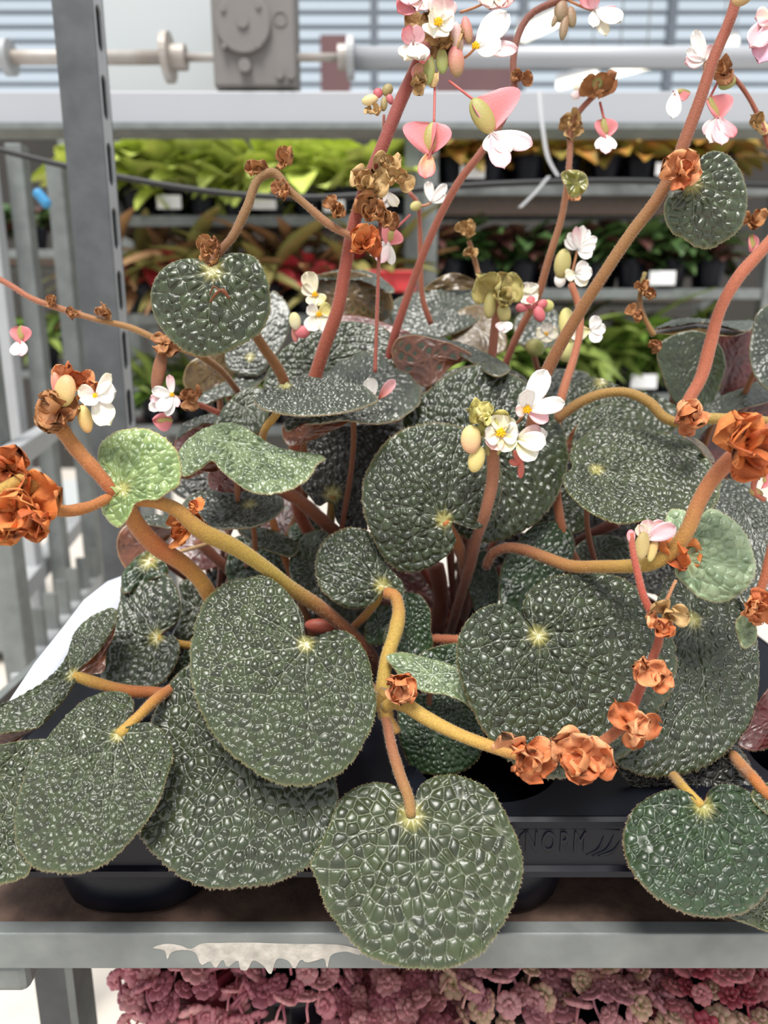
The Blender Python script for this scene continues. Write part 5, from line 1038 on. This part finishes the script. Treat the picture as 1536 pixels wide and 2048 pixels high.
flower('F', 1408, 122, .60, [(120, 58, 30, 10, W, W), (165, 44, 26, 10, W, W), (195, 48, 30, 10, W, K), (60, 30, 22, 10, W, K)], 0, (1430, 140, .60)); bud('F', 1455, 165, 40, 26, 30, .60, GREENB, OLIVEB)
winged('F', 1420, 195, 46, -70, .595, [(1, 40, 50, .2), (-1, 24, 46, .5)], (14, 9), [(-110, 60, 30, 5, W, W), (-90, 66, 34, 10, K, K), (-60, 54, 30, 8, K, S_), (-130, 46, 26, 0, W, K)], (1435, 165, .60))
winged('F', 1380, 186, 30, 170, .605, [(1, 18, 34, .2)], (10, 6), [(-100, 60, 30, 0, W, W)])
winged('F', 1208, 238, 34, -85, .635, [(1, 26, 40, .2), (-1, 24, 40, .2)], (12, 9), [(-95, 46, 26, 10, W, K), (-60, 36, 18, 5, W, W), (-125, 38, 18, 5, W, W)], (1200, 205, .64))
bud('F', 1160, 175, 26, 18, 190, .64, W, C_); bud('F', 1152, 190, 22, 18, 200, .64, K, W); bud('F', 1195, 165, 30, 22, 80, .63, OLIVEB, GREENB)
winged('E', 790, 458, 30, -120, .60, [(1, 26, 36, .2), (-1, 24, 36, .2)], (12, 9), [(-110, 52, 28, 6, W, K), (-80, 50, 20, 0, W, W), (-140, 46, 24, 0, W, W)], (820, 430, .61))
flower('E', 862, 405, .66, [(45, 44, 20, 10, W, W), (100, 40, 20, 4, W, W), (15, 34, 18, 10, W, W)], 0, (840, 412, .66)); flower('E', 775, 385, .58, [(-100, 36, 22, 5, W, W), (-60, 40, 22, 10, W, C_), (-130, 26, 20, 5, W, W)], 0)
bud('E', 832, 412, 24, 20, 20, .66, YELLG, OLIVEB)
flower('F', 1545, 40, .50, [(230, 86, 46, 5, K, K), (250, 100, 50, 0, K, lin((206, 150, 176))), (180, 40, 40, 5, C_, K)], 0); bud('F', 1484, -4, 44, 30, 30, .50, lin((190, 150, 100)), OLIVEB)
winged('D', 42, 652, 30, -90, .62, [(1, 22, 36, .2), (-1, 20, 36, .2)], (10, 8), [(-80, 34, 26, 5, W, K), (-110, 34, 24, 5, W, W)])
flower('C', 1290, 1078, .476, [(25, 62, 36, 10, K, K, .1), (85, 40, 32, 5, C_, K), (120, 34, 26, 8, K, C_), (45, 50, 30, -6, C_, K)], 0); bud('C', 1284, 1092, 58, 30, 80, .474, lin((214, 190, 130)), OLIVEB); bud('C', 1262, 1072, 26, 18, 90, .468, K, ROSE); bud('C', 1305, 1100, 50, 20, 75, .476, YELLG, lin((206, 150, 100)))
winged('F', 1540, 930, 40, -110, .47, [(1, 20, 50, .3)], (10, 6)); bud('F', 1512, 985, 30, 18, -20, .475, OLIVEB, lin((170, 130, 70)))
stem('F', [(1545, 930), (1515, 950), (1508, 985), (1530, 1000)], [.475, .475], [6, 5], [(200, 110, 100), (190, 104, 90)])
winged('F', 1505, 470, 30, -95, .60, [(1, 14, 34, .3), (-1, 12, 34, .3)], (10, 8))

# fallen petals on the flat leaves
v, f, c_ = petal_vf(at(748, 792, .585), R(110), 38 / FPX * .585, 30 / FPX * .585, R(15), W, W, curl=.2, cup=.5); tag(MB().add(v, f, c_).build('fallen_petal', M['petal'], smooth=True), 'small white petal fallen on the flat grey green leaf', 'petal')
v, f, c_ = petal_vf(at(758, 798, .588), R(48), 50 / FPX * .585, 22 / FPX * .585, R(10), lin((176, 84, 60)), K, curl=.1, cup=.6); tag(MB().add(v, f, c_).build('fallen_petal', M['petal'], smooth=True), 'pink and rust coloured petal fallen beside the white one', 'petal')
fs = at(448, 580, .530); m = MB()
m.tube(catmull([at(420, 605, .531), at(432, 588, .528), at(442, 580, .527), at(460, 598, .53)], 16), np.r_[np.linspace(.0008, .0013, 10), np.linspace(.0018, .0008, 6)], 8); m.tube(catmull([at(440, 581, .5275), at(428, 573, .527), at(420, 590, .53)], 10), .0006, 6)
tag(m.build('dry_sprig', mat('dry_sprig_brown', lin((120, 66, 36)), 0.7, noise=(200, .4, lin((90, 48, 28)))), smooth=True), 'tiny dry brown sprig lying on the high round leaf', 'sprig')
dl = MB(); v, f, c_ = petal_vf(onY(818, 2062, 0.47), R(5), .05, .028, R(40), lin((196, 170, 130)), lin((120, 82, 40)), curl=.1, cup=.5, crump=.3); tag(dl.add(v, f, c_).build('dry_leaf', M['bract'], smooth=True), 'brown dry leaf at the bottom edge over the low stonecrop', 'leaf')
# clear plastic strips hanging behind the flowers
for pts, lb in (([(1078, 180), (1086, 260), (1098, 320), (1116, 352)], 'clear plastic strip hanging from the beam behind the flowers'), ([(1098, 352), (1070, 385), (1040, 415)], 'short slanting clear plastic strip over the right trolley')):
    C = catmull([onY(x, y, 1.3) for x, y in pts], 16); T, N_, B = frames(C); m = MB(); w_ = .0035
    m.v = [V(p + RV * s_ * w_ + TV * z_) for z_ in (0, -.0006) for p in C for s_ in (-1, 1)]
    for i in range(15): m.f += [(2 * i, 2 * i + 1, 2 * i + 3, 2 * i + 2), (32 + 2 * i + 2, 32 + 2 * i + 3, 32 + 2 * i + 1, 32 + 2 * i)]
    tag(m.build('plastic_strip', M['clearstrip']), lb, 'strip')
